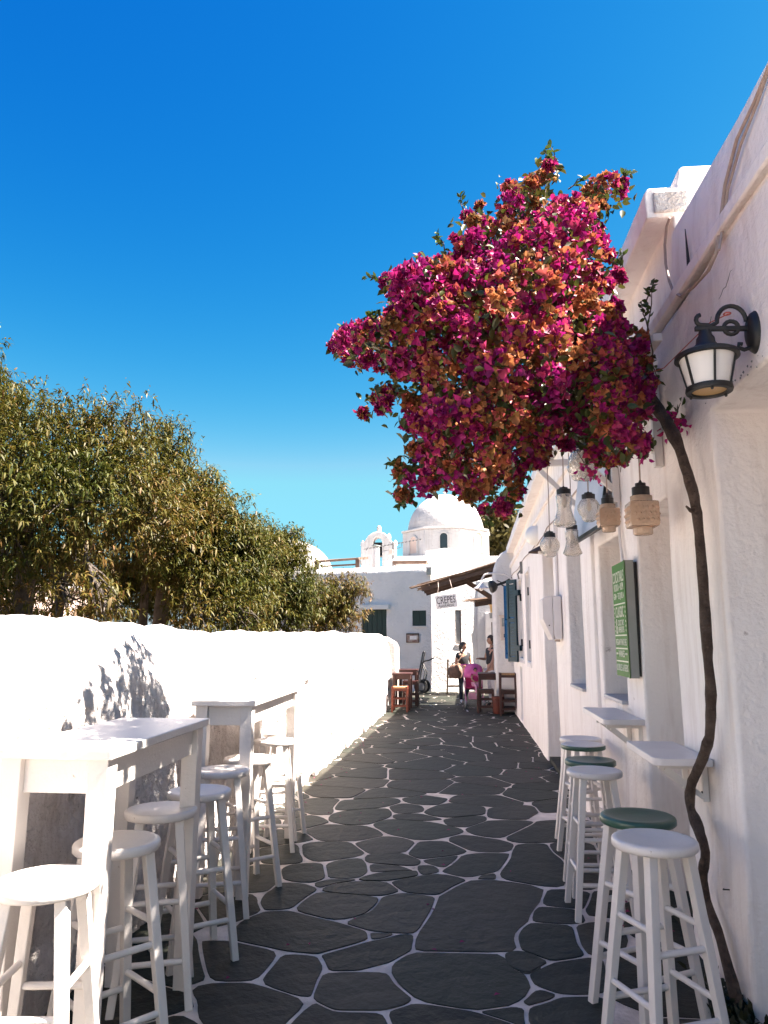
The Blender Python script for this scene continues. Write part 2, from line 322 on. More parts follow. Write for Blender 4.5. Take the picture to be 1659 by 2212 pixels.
def o2g(x, y):                           # seeds of the larger stones, read off the photograph on the ground plane
    g = gnd((800 + x * 0.96444) / 1.8228, (2700 + y * 0.96444) / 1.8228); return (g[0], g[1])
def c2g(x, y):
    g = gnd((900 + x * 1.2605) / 1.8228, (3000 + y * 1.2601) / 1.8228); return (g[0], g[1])
TRC = [[(505,640),(540,610),(580,597),(872,602),(890,640),(930,665),(945,690),(930,740),(870,765),(770,778),(640,757),(580,735),(540,705),(510,670)],
 [(280,660),(500,660),(515,695),(545,720),(570,745),(540,765),(470,778),(330,778),(300,765),(265,740)], [(430,655),(500,632),(497,655)],
 [(300,600),(440,565),(540,546),(575,540),(572,590),(510,628),(400,655),(315,655),(285,610)], [(440,535),(525,540),(445,558)],
 [(360,505),(450,470),(480,425),(545,412),(648,424),(635,470),(605,510),(580,538),(440,528)], [(200,465),(275,405),(470,425),(465,445),(420,480),(320,495)],
 [(285,400),(340,380),(490,375),(540,405),(470,418),(330,415)], [(500,375),(640,350),(750,370),(700,395),(660,418),(545,408)], [(415,365),(490,345),(590,340),(595,358),(500,372),(410,370)],
 [(440,320),(530,325),(585,345),(520,342),(440,345)], [(425,292),(540,285),(600,310),(590,325),(500,322),(435,315)], [(300,320),(410,300),(440,340),(405,362),(310,365)],
 [(590,325),(640,325),(655,345),(600,355)], [(600,308),(720,292),(715,305),(670,330),(645,325)], [(725,292),(880,285),(870,305),(835,345),(750,360),(670,345),(700,325)],
 [(560,290),(600,250),(680,250),(750,280),(700,295),(600,305)], [(700,240),(740,230),(885,255),(885,275),(840,282),(750,278),(695,250)], [(790,355),(835,350),(832,370),(775,367)],
 [(450,196),(500,179),(600,186),(725,212),(720,222),(640,238),(585,242),(500,222)], [(395,255),(500,232),(580,250),(550,285),(440,290),(400,265)], [(240,260),(300,250),(380,252),(430,285),(360,300),(270,310),(228,290)],
 [(245,210),(300,195),(430,200),(490,230),(400,245),(290,250),(250,225)], [(310,185),(345,158),(500,145),(510,170),(440,195),(370,200)], [(500,140),(545,130),(600,140),(600,158),(520,162)],
 [(610,160),(690,128),(800,140),(800,165),(700,175),(640,170)], [(515,165),(600,163),(670,180),(600,185),(520,180)], [(675,182),(720,172),(800,170),(800,185),(740,205),(690,198)],
 [(740,212),(800,190),(815,185),(945,185),(950,195),(850,240),(780,228)], [(810,145),(952,135),(952,180),(815,178)], [(540,115),(620,105),(690,118),(640,135),(570,130)], [(330,145),(350,120),(520,112),(535,125),(500,140),(345,152)],
 [(160,340),(200,320),(295,318),(305,362),(260,378),(170,368)], [(270,380),(310,372),(405,368),(340,378),(285,395)], [(95,440),(160,375),(270,395),(260,410),(195,460),(110,465)],
 [(30,540),(55,490),(110,470),(190,468),(300,495),(430,530),(440,555),(300,598),(270,603),(20,560)], [(-90,555),(20,565),(160,598),(90,685),(-60,690)], [(170,600),(285,610),(300,640),(265,725),(245,738),(95,695)],
 [(-120,700),(60,690),(240,748),(160,835),(-60,850)], [(180,840),(265,750),(330,785),(480,785),(510,850),(330,880)], [(495,785),(570,762),(640,765),(770,785),(900,819),(860,880),(540,870)], [(775,782),(870,770),(915,770),(925,830),(880,819)],
 [(880,605),(915,600),(952,610),(952,640),(925,658),(910,655)]]
TRO = [[(1100,795),(1200,795),(1395,828),(1365,890),(1330,960),(1275,1010),(1270,1040),(1285,1088),(1100,1090),(870,1085),(860,1065),(900,980),(945,900),(965,860),(1030,815)],
 [(1340,920),(1375,905),(1510,912),(1555,960),(1480,975),(1340,965)], [(1380,897),(1412,832),(1585,842),(1560,905),(1540,912)], [(1595,840),(1700,835),(1720,960),(1610,940),(1565,920)],
 [(1300,990),(1340,972),(1510,980),(1530,1060),(1560,1105),(1430,1130),(1300,1085),(1280,1030)], [(1520,980),(1690,975),(1700,1105),(1575,1100),(1540,1060)], [(1250,1100),(1290,1095),(1420,1130),(1310,1175),(1270,1140)],
 [(1320,1180),(1440,1130),(1640,1110),(1660,1260),(1450,1262),(1340,1215)], [(1300,1290),(1370,1245),(1440,1260),(1430,1290),(1330,1310)], [(1330,1315),(1450,1275),(1640,1275),(1660,1390),(1330,1400)],
 [(1280,650),(1400,645),(1430,690),(1480,720),(1480,830),(1210,790),(1260,700)], [(1410,645),(1600,640),(1620,830),(1490,830),(1485,715),(1430,680)], [(1230,625),(1380,550),(1590,550),(1600,635),(1280,640)]]
TRACED = [np.array([c2g(*p) for p in q]) for q in TRC] + [np.array([o2g(*p) for p in q]) for q in TRO]
def in_poly(q, x, y):
    x1, y1 = q[:, 0], q[:, 1]; x2, y2 = np.roll(x1, -1), np.roll(y1, -1)
    return (((y1 > y) != (y2 > y)) & (x < (x2 - x1) * (y - y1) / (y2 - y1 + 1e-12) + x1)).sum() % 2 == 1
def near_poly(q, x, y):                  # nearest point of the outline
    A = q; B = np.roll(q, -1, 0); d = B - A; t = np.clip(((np.array([x, y]) - A) * d).sum(1) / np.maximum(1e-12, (d * d).sum(1)), 0, 1); c = A + d * t[:, None]
    k = np.argmin(((c - [x, y]) ** 2).sum(1)); return c[k], math.hypot(c[k][0] - x, c[k][1] - y)
def in_traced(x, y, m=0.0):
    for q in TRACED:
        if x < q[:, 0].min() - m or x > q[:, 0].max() + m or y < q[:, 1].min() - m or y > q[:, 1].max() + m: continue
        if in_poly(q, x, y) or (m and near_poly(q, x, y)[1] < m): return True
    return False
def street_ok(x, y):
    if y < 16.0: return -1.82 < x < (1.45 if y < 8.1 else 1.2)
    return -5.6 < x < 2.2 and y < 22.6
seeds = []
cand = np.column_stack([rng.uniform(-5.6, 2.2, 60000), rng.uniform(0.2, 22.6, 60000)])
pts = list(seeds)
grid = {}
def gk(p): return (int(p[0] // 0.6), int(p[1] // 0.6))
for p in pts: grid.setdefault(gk(p), []).append(p)
for c in cand:
    x, y = c
    if not street_ok(x, y): continue
    if y > 16.3 and x < -1.9: dmin = 0.62
    else:
        tone = vnoise(np.array([x * 1.1, y * 0.9, 3.3]), 11); dmin = 0.40 + 0.12 * tone
        if 1.5 < y < 9 and in_traced(x, y, 0.07): continue
    k = gk(c); ok = True
    for i in range(k[0] - 1, k[0] + 2):
        for j in range(k[1] - 1, k[1] + 2):
            for q in grid.get((i, j), ()):
                lim = dmin
                if math.hypot((q[0] - x) * 0.86, (q[1] - y)) < lim: ok = False; break
            if not ok: break
        if not ok: break
    if ok: pts.append((x, y)); grid.setdefault(k, []).append((x, y))
P_ = np.array(pts)
stones = []
WT = rng.uniform(-.030, .030, len(P_))
for i, p in enumerate(P_):
    d = np.hypot(P_[:, 0] - p[0], P_[:, 1] - p[1]); idx = np.argsort(d)[1:26]
    poly = [(p[0] - 1.2, p[1] - 1.2), (p[0] + 1.2, p[1] - 1.2), (p[0] + 1.2, p[1] + 1.2), (p[0] - 1.2, p[1] + 1.2)]
    jw = random.uniform(0.007, 0.014)
    for j in idx:
        q = P_[j]; nx, ny = q[0] - p[0], q[1] - p[1]; ln = math.hypot(nx, ny); nx /= ln; ny /= ln
        cc = nx * (p[0] + q[0]) / 2 + ny * (p[1] + q[1]) / 2 - jw + (WT[i] - WT[j]) / (2 * ln)
        new = []
        for a in range(len(poly)):
            A = poly[a]; B = poly[(a + 1) % len(poly)]; da = nx * A[0] + ny * A[1] - cc; db = nx * B[0] + ny * B[1] - cc
            if da <= 0: new.append(A)
            if (da < 0) != (db < 0) and da != db:
                t = da / (da - db); new.append((A[0] + t * (B[0] - A[0]), A[1] + t * (B[1] - A[1])))
        poly = new
        if len(poly) < 3: break
    if p[1] < 10.5:                      # keep clear of the traced slabs
        for q_ in TRACED:
            if q_[:, 1].min() - 1.3 > p[1] or q_[:, 1].max() + 1.3 < p[1]: continue
            c_, dd = near_poly(q_, *p)
            if dd > 1.3: continue
            nx, ny = (c_ - p) / dd; cc = nx * c_[0] + ny * c_[1] - 0.010; new = []
            for a in range(len(poly)):
                A = poly[a]; B = poly[(a + 1) % len(poly)]; da = nx * A[0] + ny * A[1] - cc; db = nx * B[0] + ny * B[1] - cc
                if da <= 0: new.append(A)
                if (da < 0) != (db < 0) and da != db:
                    t = da / (da - db); new.append((A[0] + t * (B[0] - A[0]), A[1] + t * (B[1] - A[1])))
            poly = new
            if len(poly) < 3: break
    if len(poly) < 3: continue
    # clip to the street edges
    xmin, xmax = (-1.80, 1.52) if p[1] < 16.0 else (-6.0, 2.6)
    poly = [(min(max(x, xmin), xmax), min(max(y, 0.0), 22.75)) for x, y in poly]
    # soften the corners, then let the edges wander
    q = poly
    for it in range(2):
        nq = []
        for a in range(len(q)):
            A = q[a]; B = q[(a + 1) % len(q)]; t = 0.075 if it == 0 else 0.25
            nq.append((A[0] + (B[0] - A[0]) * t, A[1] + (B[1] - A[1]) * t)); nq.append((A[0] + (B[0] - A[0]) * (1 - t), A[1] + (B[1] - A[1]) * (1 - t)))
        q = nq
    qa = np.array(q); cen = qa.mean(0)
    nz = vnoise(np.column_stack([qa * 4.0, np.zeros(len(qa))]), 5); nz2 = vnoise(np.column_stack([qa * 13.0, np.ones(len(qa))]), 6)
    qa = cen + (qa - cen) * (1 - 0.012 + 0.035 * nz + 0.018 * nz2)[:, None]
    area = 0.5 * abs(np.dot(qa[:, 0], np.roll(qa[:, 1], -1)) - np.dot(qa[:, 1], np.roll(qa[:, 0], -1)))
    if area < 0.010: continue
    stones.append((qa, cen, area))
ntv = len(stones)
for q in TRACED:
    for it in range(2):
        B = np.roll(q, -1, 0); t = .13 if it == 0 else .25; q = np.stack([q + (B - q) * t, q + (B - q) * (1 - t)], 1).reshape(-1, 2)
    stones.append((q, q.mean(0), 0))
# close the joints: every outline reaches towards its neighbours until half a joint is left
near = [k for k, s_ in enumerate(stones) if 1.2 < s_[1][1] < 10.5]
poly_ = {}
for k in near:
    q = stones[k][0]; out = []
    for A, B in zip(q, np.roll(q, -1, 0)):
        n_ = max(1, int(np.hypot(*(B - A)) / 0.045)); out += [A + (B - A) * j / n_ for j in range(n_)]
    poly_[k] = np.array(out)
for it in range(3):
    bb = {k: (q.min(0) - .12, q.max(0) + .12) for k, q in poly_.items()}; new = {}
    for k in near:
        q = poly_[k].copy(); nb = [j for j in near if j != k and (bb[k][0] < bb[j][1]).all() and (bb[j][0] < bb[k][1]).all()]
        for i, pt_ in enumerate(q):
            best = None
            for j in nb:
                lo, hi = bb[j]
                if pt_[0] < lo[0] or pt_[0] > hi[0] or pt_[1] < lo[1] or pt_[1] > hi[1]: continue
                c_, dd = near_poly(poly_[j], *pt_)
                if in_poly(poly_[j], *pt_): dd = -dd
                if best is None or dd < best[1]: best = (c_, dd)
            if best and best[1] < .115:
                c_, dd = best; J_ = 0.017 + 0.007 * float(vnoise(np.array([pt_[0] * 3, pt_[1] * 3, 2.0]), 4))
                d_ = (c_ - pt_) / (dd if abs(dd) > 1e-5 else 1e-5); q[i] = pt_ + d_ * (dd - J_) * .5
        new[k] = q
    poly_ = new
for k in near:
    q = poly_[k]; q = (np.roll(q, 1, 0) + 2 * q + np.roll(q, -1, 0)) / 4
    if len(q) > 46: q = q[::2]
    stones[k] = (q, q.mean(0), 0.5 * abs(np.dot(q[:, 0], np.roll(q[:, 1], -1)) - np.dot(q[:, 1], np.roll(q[:, 0], -1))))
stones = [s_ for s_ in stones if s_[2] > 0.004]
def vis(c):
    return -1.75 < c[0] < 1.4 and c[1] > 1.9
stones.sort(key=lambda s: -(s[2] / max(0.5, s[1][1]) ** 3 if vis(s[1]) else s[2] * 1e-9))
rest = MB(); nst = 0
for qa, cen, area in stones:
    h = random.uniform(0.003, 0.0065); tx, ty = random.uniform(-.004, .004), random.uniform(-.004, .004)
    n = len(qa); inn = cen + (qa - cen) * (1 - 0.005 / max(0.1, math.sqrt(area)))
    vsn = [(x, y, -0.004) for x, y in qa] + [(x, y, h * 0.82) for x, y in qa] + [(x, y, h + tx * (x - cen[0]) + ty * (y - cen[1])) for x, y in inn]
    fs = [(k, (k + 1) % n, n + (k + 1) % n, n + k) for k in range(n)] + [(n + k, n + (k + 1) % n, 2 * n + (k + 1) % n, 2 * n + k) for k in range(n)] + [tuple(range(2 * n, 3 * n))]
    if nst < 296:
        me = bpy.data.meshes.new('flagstone'); me.from_pydata([(x - cen[0], y - cen[1], z) for x, y, z in vsn], [], fs); me.update()
        o = link_mesh('flagstone', me, M['stone'], street); o.location = (cen[0], cen[1], 0); nst += 1
    else: rest.add(vsn, fs)
if rest.v:
    o = rest.build('small_flagstones', M['stone'], street, fix=False); tag(o, kind='stuff')
mb = MB(); mb.add([(-1.2, 21.3, .0), (2.2, 20.6, .0), (2.2, 20.5, .0), (-1.2, 21.2, .0)], [])
# fallen leaves and petals along the walls
mb = MB()
for k in range(150):
    if k < 60: x, y = random.uniform(-1.66, -1.45), random.uniform(2, 15)
    elif k < 110: x, y = random.uniform(0.72, 1.02), random.uniform(3, 13)
    else: x, y = random.uniform(-1.4, 0.9), random.uniform(2.6, 9)
    a = random.uniform(0, 6.3); s = random.uniform(0.008, 0.018)
    c, sn = math.cos(a) * s, math.sin(a) * s
    mb.add([(x - c, y - sn, 0.014), (x + sn * .6, y - c * .6, 0.019), (x + c, y + sn, 0.015), (x - sn * .6, y + c * .6, 0.021)], [(0, 1, 2, 3)])
tag(mb.build('fallen_petals', M['petal'], fix=False), kind='stuff')

# ------------------------------------------------------------------ garden wall on the left
def wall_left():
    ys = np.concatenate([np.arange(-1.0, 1.3, 0.06), np.arange(1.3, 4.5, 0.028), np.arange(4.5, 11, 0.019), np.arange(11, 16.62, 0.03)])
    prof = [(-1.690, 0.0), (-1.688, 0.15), (-1.695, 0.3), (-1.70, 0.45), (-1.705, 0.6), (-1.71, 0.75), (-1.715, 0.87), (-1.72, 0.97), (-1.73, 1.06), (-1.742, 1.14), (-1.757, 1.21), (-1.775, 1.27), (-1.80, 1.33),
            (-1.83, 1.385), (-1.865, 1.43), (-1.905, 1.465), (-1.95, 1.49), (-2.0, 1.50), (-2.06, 1.49), (-2.11, 1.45), (-2.15, 1.38), (-2.17, 1.2), (-2.18, 0.8), (-2.18, 0.0)]
    fine = []
    for i in range(len(prof) - 1):
        k = 5 if i < 13 else (3 if i < 17 else 1)
        for j in range(k):
            t = j / k; fine.append((prof[i][0] * (1 - t) + prof[i + 1][0] * t, prof[i][1] * (1 - t) + prof[i + 1][1] * t))
    fine.append(prof[-1]); pf = np.array(fine)
    Y, I = np.meshgrid(ys, np.arange(len(pf)), indexing='ij')
    Xp = pf[I, 0]; Z = pf[I, 1]
    top = np.interp(ys, [-3, 2.0, 2.9, 4.0, 4.8, 5.6, 6.2, 8, 10.5, 15.7], [1.60, 1.585, 1.57, 1.555, 1.535, 1.51, 1.52, 1.545, 1.562, 1.585]) / 1.50
    Z = Z * top[:, None]
    p = np.stack([Y * 1.0, Z, Xp], -1)
    big = fbm(p * 1.7, 3, 21); mid = fbm(p * 7.0, 3, 31); fin = fbm(p * 24.0, 2, 41)
    pit = np.clip(fbm(p * np.array([16., 11., 16.]), 2, 51) - 0.55, 0, 1)
    # the wall is lumpier lower down and towards the far end
    rgh = np.interp(Y, [0, 3, 5, 8], [0.6, 0.7, 1.0, 1.25]) * np.interp(Z, [0, 1.15, 1.4], [1.0, 1.0, 0.5])
    amp = 0.022 * big + (0.011 * mid + 0.0055 * fin - np.interp(Y, [4, 8], [0.05, 0.10]) * pit) * rgh
    pk = np.clip((fbm(p * np.array([11., 9., 11.]), 3, 57) - np.interp(Y, [4, 7, 11], [0.95, 0.62, 0.50])) / 0.12, 0, 1)
    amp = amp - 0.032 * pk * np.interp(Z, [0.05, 0.2, 1.1, 1.25], [0.3, 1, 1, 0.2])
    up = np.clip((Z - 1.25) / 0.2, 0, 1)
    Xp = Xp + amp * (1 - up); Z = Z + amp * up + 0.008 * up * fbm(np.stack([Y * 3, Y * 0, Y * 0], -1), 2, 61)
    Z[:, 0] = 0; Z[:, -1] = 0
    V = np.stack([Xp, Y, np.maximum(Z, 0)], -1).reshape(-1, 3)
    a, b = len(ys), len(pf); k = (np.arange(a - 1)[:, None] * b + np.arange(b - 1)[None, :]).ravel()
    F = np.column_stack([k, k + b, k + b + 1, k + 1])
    return np_mesh('wall_body', V, F), V[-b:], V[:b]
gw = thing('garden_wall', (-1.9, 6, 0), 'long waist-high rough whitewashed garden wall, lumpy and sunlit, along the left of the lane', 'wall')
me, endv, begv = wall_left()
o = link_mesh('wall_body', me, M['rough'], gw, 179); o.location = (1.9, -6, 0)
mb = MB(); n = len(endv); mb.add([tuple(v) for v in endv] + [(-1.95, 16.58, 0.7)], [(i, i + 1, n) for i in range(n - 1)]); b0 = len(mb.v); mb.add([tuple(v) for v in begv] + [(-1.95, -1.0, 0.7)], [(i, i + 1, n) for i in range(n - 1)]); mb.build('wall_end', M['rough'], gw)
mb = MB()
pv = [(-1.57, 0), (-1.57, 1.30), (-1.62, 1.40), (-1.82, 1.52), (-2.2, 1.56), (-2.2, 0)]
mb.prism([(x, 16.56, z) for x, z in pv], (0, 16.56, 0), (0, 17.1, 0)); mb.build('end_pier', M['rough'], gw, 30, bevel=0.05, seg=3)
# a few chips at the foot of the wall
mb = MB()
for y in (8.2, 9.6, 10.3, 12.1, 13.0):
    mb.box(-1.70, -1.655, y, y + random.uniform(.08, .2), 0.0, random.uniform(.05, .12))
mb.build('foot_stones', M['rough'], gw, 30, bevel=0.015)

# ------------------------------------------------------------------ bar building on the right
def xw(y): return 1.07 - 0.024 * (y - 3.2) if y < 8.2 else 0.95 - 0.0045 * (y - 8.2)
bar = thing('bar_building', (1.5, 8, 0), 'long whitewashed building with deep doorways lining the right side of the lane', 'building')
OPEN = [(0.75, 3.245, 0.0, 2.435, 0.55), (3.975, 4.652, 0.0, 2.20, 0.34), (5.14, 5.84, 1.03, 2.165, 0.30), (6.62, 7.42, 1.015, 2.50, 0.30),
        (8.33, 9.56, 0.0, 2.56, 0.40), (11.42, 12.14, 1.10, 2.50, 0.22), (12.88, 13.88, 1.12, 2.50, 0.22), (13.50, 13.98, 0.04, 0.98, 0.12)]
def bar_wall():
    ye = sorted({0.0, 15.95} | {a for o in OPEN for a in o[:2]}); ze = sorted({0.0, 3.06} | {a for o in OPEN for a in o[2:4]})
    def sub(e, step):
        out = []
        for a, b in zip(e[:-1], e[1:]):
            k = max(1, int(round((b - a) / step)))
            out += [a + (b - a) * i / k for i in range(k)]
        return out + [e[-1]]
    ys = sub(ye, 0.16); zs = sub(ze, 0.16)
    def P(y, z, d=0.0):
        nz = fbm(np.array([y * 1.3, z * 1.1, 2.0]), 2, 71) * 0.008 + fbm(np.array([y * 4, z * 3, 7.0]), 2, 75) * 0.0035
        return (xw(y) + nz + d - 0.010 * max(0, 1.0 - z / 0.5), y, z)
    vid = {}; V = []; F = []
    def vert(y, z, d=0.0):
        k = (round(y, 4), round(z, 4), round(d, 4))
        if k not in vid: vid[k] = len(V); V.append(P(y, z, d))
        return vid[k]
    def hole(y, z):
        for o in OPEN:
            if o[0] < y < o[1] and o[2] < z < o[3]: return o
        return None
    cells = {}
    for i in range(len(ys) - 1):
        for j in range(len(zs) - 1):
            cells[i, j] = hole((ys[i] + ys[i + 1]) / 2, (zs[j] + zs[j + 1]) / 2)
    for (i, j), h in cells.items():
        y0, y1, z0, z1 = ys[i], ys[i + 1], zs[j], zs[j + 1]
        if h is None: F.append((vert(y0, z0), vert(y1, z0), vert(y1, z1), vert(y0, z1))); continue
        d = h[4]
        for (di, dj, a, b) in ((-1, 0, (y0, z0), (y0, z1)), (1, 0, (y1, z1), (y1, z0)), (0, -1, (y1, z0), (y0, z0)), (0, 1, (y0, z1), (y1, z1))):
            if (i + di, j + dj) in cells and cells[i + di, j + dj] is h: continue
            if (i + di, j + dj) not in cells: continue
            for s in range(2):
                d0, d1 = d * s / 2, d * (s + 1) / 2
                F.append((vert(*a, d0), vert(*b, d0), vert(*b, d1), vert(*a, d1)))
    b = MB(); b.add(V, F); return b
wm = bar_wall().build('wall', M['plaster'], bar, 60, bevel=0.022, seg=3)
# the solid behind: back, ends and a flat roof
mb = MB(); mb.box(1.9, 7, 0.0, 15.9, 0, 3.02); mb.box(1.06, 1.9, -0.02, 0.05, 0, 3.02); mb.build('rear_block', M['farwhite'], bar)
mb = MB(); mb.box(1.12, 7.0, 0.0, 15.9, 3.06, 3.2); mb.build('roof', M['farwhite'], bar)
# fillings of the openings
doors = {0: ('greydoor', 'door'), 1: ('greydoor', 'door'), 4: ('greydoor', 'door'), 7: ('bluegrey', 'door')}
for k, (a, b, z0, z1, d) in enumerate(OPEN):
    xb = max(xw(a), xw(b)) + d - 0.03
    if k in doors:
        mb = MB(); mb.box(xb, xb + 0.05, a - 0.02, b + 0.02, max(z0, 0.0), z1 + 0.02); dr = mb.build('door', M[doors[k][0]], bar)
        mb = MB(); m = (a + b) / 2; w_ = (b - a) / 2 - 0.08
        for s in (0, 1):
            zz = z0 + 0.1 + s * (z1 - z0) * 0.5
            mb.box(xb - 0.012, xb + 0.01, m - w_, m + w_, zz, zz + (z1 - z0) * 0.5 - 0.2)
        pb = mb.build('door_panel', M[doors[k][0]], dr, bevel=0.006)
        if k in (0, 1, 4):
            mb = MB(); mb.tube([(xb - 0.06, a + 0.1, 1.02), (xb - 0.06, a + 0.22, 1.02)], 0.010); mb.tube([(xb, a + 0.1, 1.02), (xb - 0.06, a + 0.1, 1.02)], 0.012); mb.build('handle', M['metalgrey'], dr, 60)
        if k in (1, 4):
            mb = MB(); mb.box(xw(a) + 0.004, xb + 0.02, a + 0.002, b - 0.002, 0.0, 0.055); mb.build('threshold', M['stone'], bar)
    else:
        fm = 'bluegrey' if k in (5, 6) else 'whitewood'
        mb = MB(); t = 0.05
        mb.box(xb, xb + 0.05, a - .01, a + t, z0, z1); mb.box(xb, xb + 0.05, b - t, b + .01, z0, z1); mb.box(xb + .002, xb + 0.048, a + t, b - t, z0, z0 + t); mb.box(xb + .002, xb + 0.048, a + t, b - t, z1 - t, z1 + .01); mb.box(xb + .004, xb + 0.046, (a + b) / 2 - .02, (a + b) / 2 + .02, z0 + t, z1 - t)
        fr = mb.build('window', M[fm], bar, bevel=0.004)
        mb = MB(); mb.box(xb + 0.02, xb + 0.03, a + t, (a + b) / 2 - .02, z0 + t, z1 - t); mb.build('pane', M['glassdark'], fr)
        mb = MB(); mb.box(xb + 0.02, xb + 0.03, (a + b) / 2 + .02, b - t, z0 + t, z1 - t); mb.build('pane', M['glassdark'], fr)
        mb = MB(); mb.box(xw(b) - 0.012, xb, a + 0.012, b - 0.012, z0 + .002, z0 + 0.028); mb.build('sill', M['bluegrey' if k in (5, 6) else 'greydoor'], bar, bevel=0.006)
        if k in (5, 6):
            mb = MB()
            t = 0.035; xs = xw(b) - 0.012
            mb.box(xs, xs + .03, a - t, a - .003, z0 - .06, z1 + .05); mb.box(xs, xs + .03, b + .003, b + t, z0 - .06, z1 + .05); mb.box(xs + .002, xs + .028, a - .003, b + .003, z1 + .004, z1 + .048); mb.box(xs + .002, xs + .028, a - .003, b + .003, z0 - .058, z0 - .008)
            mb.build('window_surround', M['plastic'], bar, bevel=0.005)
            for zz in (z0 + 0.22, z1 - 0.34):
                mb = MB(); mb.box(xw(a) + 0.02, xw(a) + 0.075, b - 0.02, b - 0.002, zz, zz + 0.13); mb.build('hinge', M['rubber'], bar)
# pilaster with thin cables beside the second window
mb = MB(); mb.box(xw(6.0) - 0.03, xw(6.0) + 0.02, 5.98, 6.34, 0.9, 3.06); mb.build('pilaster', M['plaster'], bar, bevel=0.012)
# string course, near parapet, cornice
def sweep(prof, y0, y1, xf, zf, name, m, step=0.2, bev=0.012, amp=0.006, seed=3):
    ysn = np.arange(y0, y1 + 1e-6, (y1 - y0) / max(2, int((y1 - y0) / step)))
    b = MB(); n = len(prof); vs = []
    for y in ysn:
        for k, (dx, z) in enumerate(prof):
            nz = fbm(np.array([y * 2.1, z * 3, k * 0.7]), 2, seed) * amp
            vs.append((xf(y) + dx + nz, y, z + zf(y) + nz * 0.8))
    fs = []
    for i in range(len(ysn) - 1):
        for k in range(n): fs.append((i * n + k, i * n + (k + 1) % n, (i + 1) * n + (k + 1) % n, (i + 1) * n + k))
    fs += [tuple(range(n)), tuple((len(ysn) - 1) * n + k for k in range(n))]
    b.add(vs, fs); return b.build(name, m, bar, 45, bevel=bev)
sweep([(-0.035, 3.03), (-0.035, 3.10), (0.02, 3.10), (0.02, 3.03)], 0.0, 15.9, xw, lambda y: 0.055 - 0.012 * max(0, y - 4), 'string_course', M['plaster'], bev=0.010)
mx_ = lambda y: 1.085 - 0.012 * (y - 3.2)
sweep([(-0.005, 3.06), (-0.005, 3.3), (0.01, 3.50), (0.06, 3.585), (0.2, 3.60), (0.32, 3.5), (0.34, 3.06)], -0.1, 3.72, mx_, lambda y: 0.035 * (y - 2.9) if y > 0 else -0.1, 'near_parapet', M['plaster'], bev=0.03, amp=0.016)
cx = lambda y: xw(y) - 0.075
cz = lambda y: -0.033 * (y - 3.75)
sweep([(0.135, 3.04), (0.135, 3.658), (0.0, 3.655), (0.0, 3.805), (0.012, 3.825), (0.165, 3.83), (0.18, 3.93), (0.20, 3.945), (0.62, 3.94), (0.62, 3.04)], 3.74, 15.93, cx, cz, 'cornice', M['plaster'], bev=0.012, amp=0.008)
# weathered face where the cornice ends above the near roof
mb = MB()
mb.box(1.02, 1.20, 3.722, 3.745, 3.68, 3.80); 
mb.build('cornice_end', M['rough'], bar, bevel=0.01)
# hairline cracks and the chipped arris of the near lintel
mb = MB()
def crack(p, q, n=7, w=0.003):
    pts = []
    for i in range(n + 1):
        t = i / n; y = p[0] + (q[0] - p[0]) * t; z = p[1] + (q[1] - p[1]) * t + random.uniform(-.012, .012)
        pts.append((xw(y) - 0.0015, y, z))
    mb.tube(pts, [w * (0.4 + 0.6 * math.sin(math.pi * (i + .5) / (n + 1))) for i in range(n + 1)], 4)
crack((2.75, 2.93), (2.55, 2.90)); crack((3.05, 2.86), (2.85, 2.92)); crack((3.3, 2.78), (3.15, 2.82))
o = mb.build('cracks', M['greyplastic'], bar); o['kind'] = 'stuff'
mb = MB()
for k in range(34):
    y = random.uniform(2.3, 3.3); z = 2.44 + random.uniform(0, .05) + (0.10 if random.random() < .3 else 0)
    r = random.uniform(.002, .006); mb.lathe([(0.0005, -r), (r, 0), (0.0005, r)], (xw(y) - 0.003 - 0.001, y, z), 5)
o = mb.build('chipped_paint', M['greyplastic'], bar); o['kind'] = 'stuff'

# ------------------------------------------------------------------ house closing the right side, facing up the lane
ch = thing('corner_house', (1.3, 16.5, 0), 'plain white house end with a rounded top, facing up the lane behind the red stools', 'house')
mb = MB(); prof = [(0.55, 0), (0.545, 1.5), (0.56, 2.85), (0.60, 3.08), (0.70, 3.25), (0.85, 3.34), (1.2, 3.38), (3.2, 3.38), (3.2, 0)]
mb.prism([(x, 15.72, z) for x, z in prof], (0, 15.72, 0), (0, 17.35, 0)); mb.build('wall', M['farwhite'], ch, 35, bevel=0.05, seg=3)
mb = MB(); mb.bar((0.575, 17.42, 0), (0.575, 17.42, 1.86), 0.09, 0.06); mb.build('door_post', M['beam'], ch)
mb = MB(); mb.box(0.60, 1.6, 17.352, 17.40, 0.0, 1.95); d_ = mb.build('door', M['beam'], ch)
mb = MB(); mb.tube([(0.72, 17.43, .95), (0.72, 17.46, .95), (0.82, 17.46, .95)], .012); mb.build('handle', M['metalgrey'], d_)
bh = thing('back_house', (3.2, 19, 0), 'low white house set back beyond the corner house', 'house')
mb = MB(); mb.box(1.95, 5.5, 17.4, 20.2, 0, 3.2); mb.build('wall', M['farwhite'], bh, bevel=0.05)
mb = MB(); mb.box(1.9, 5.6, 17.35, 20.25, 3.2, 3.32); mb.build('roof', M['farwhite'], bh, bevel=0.03)

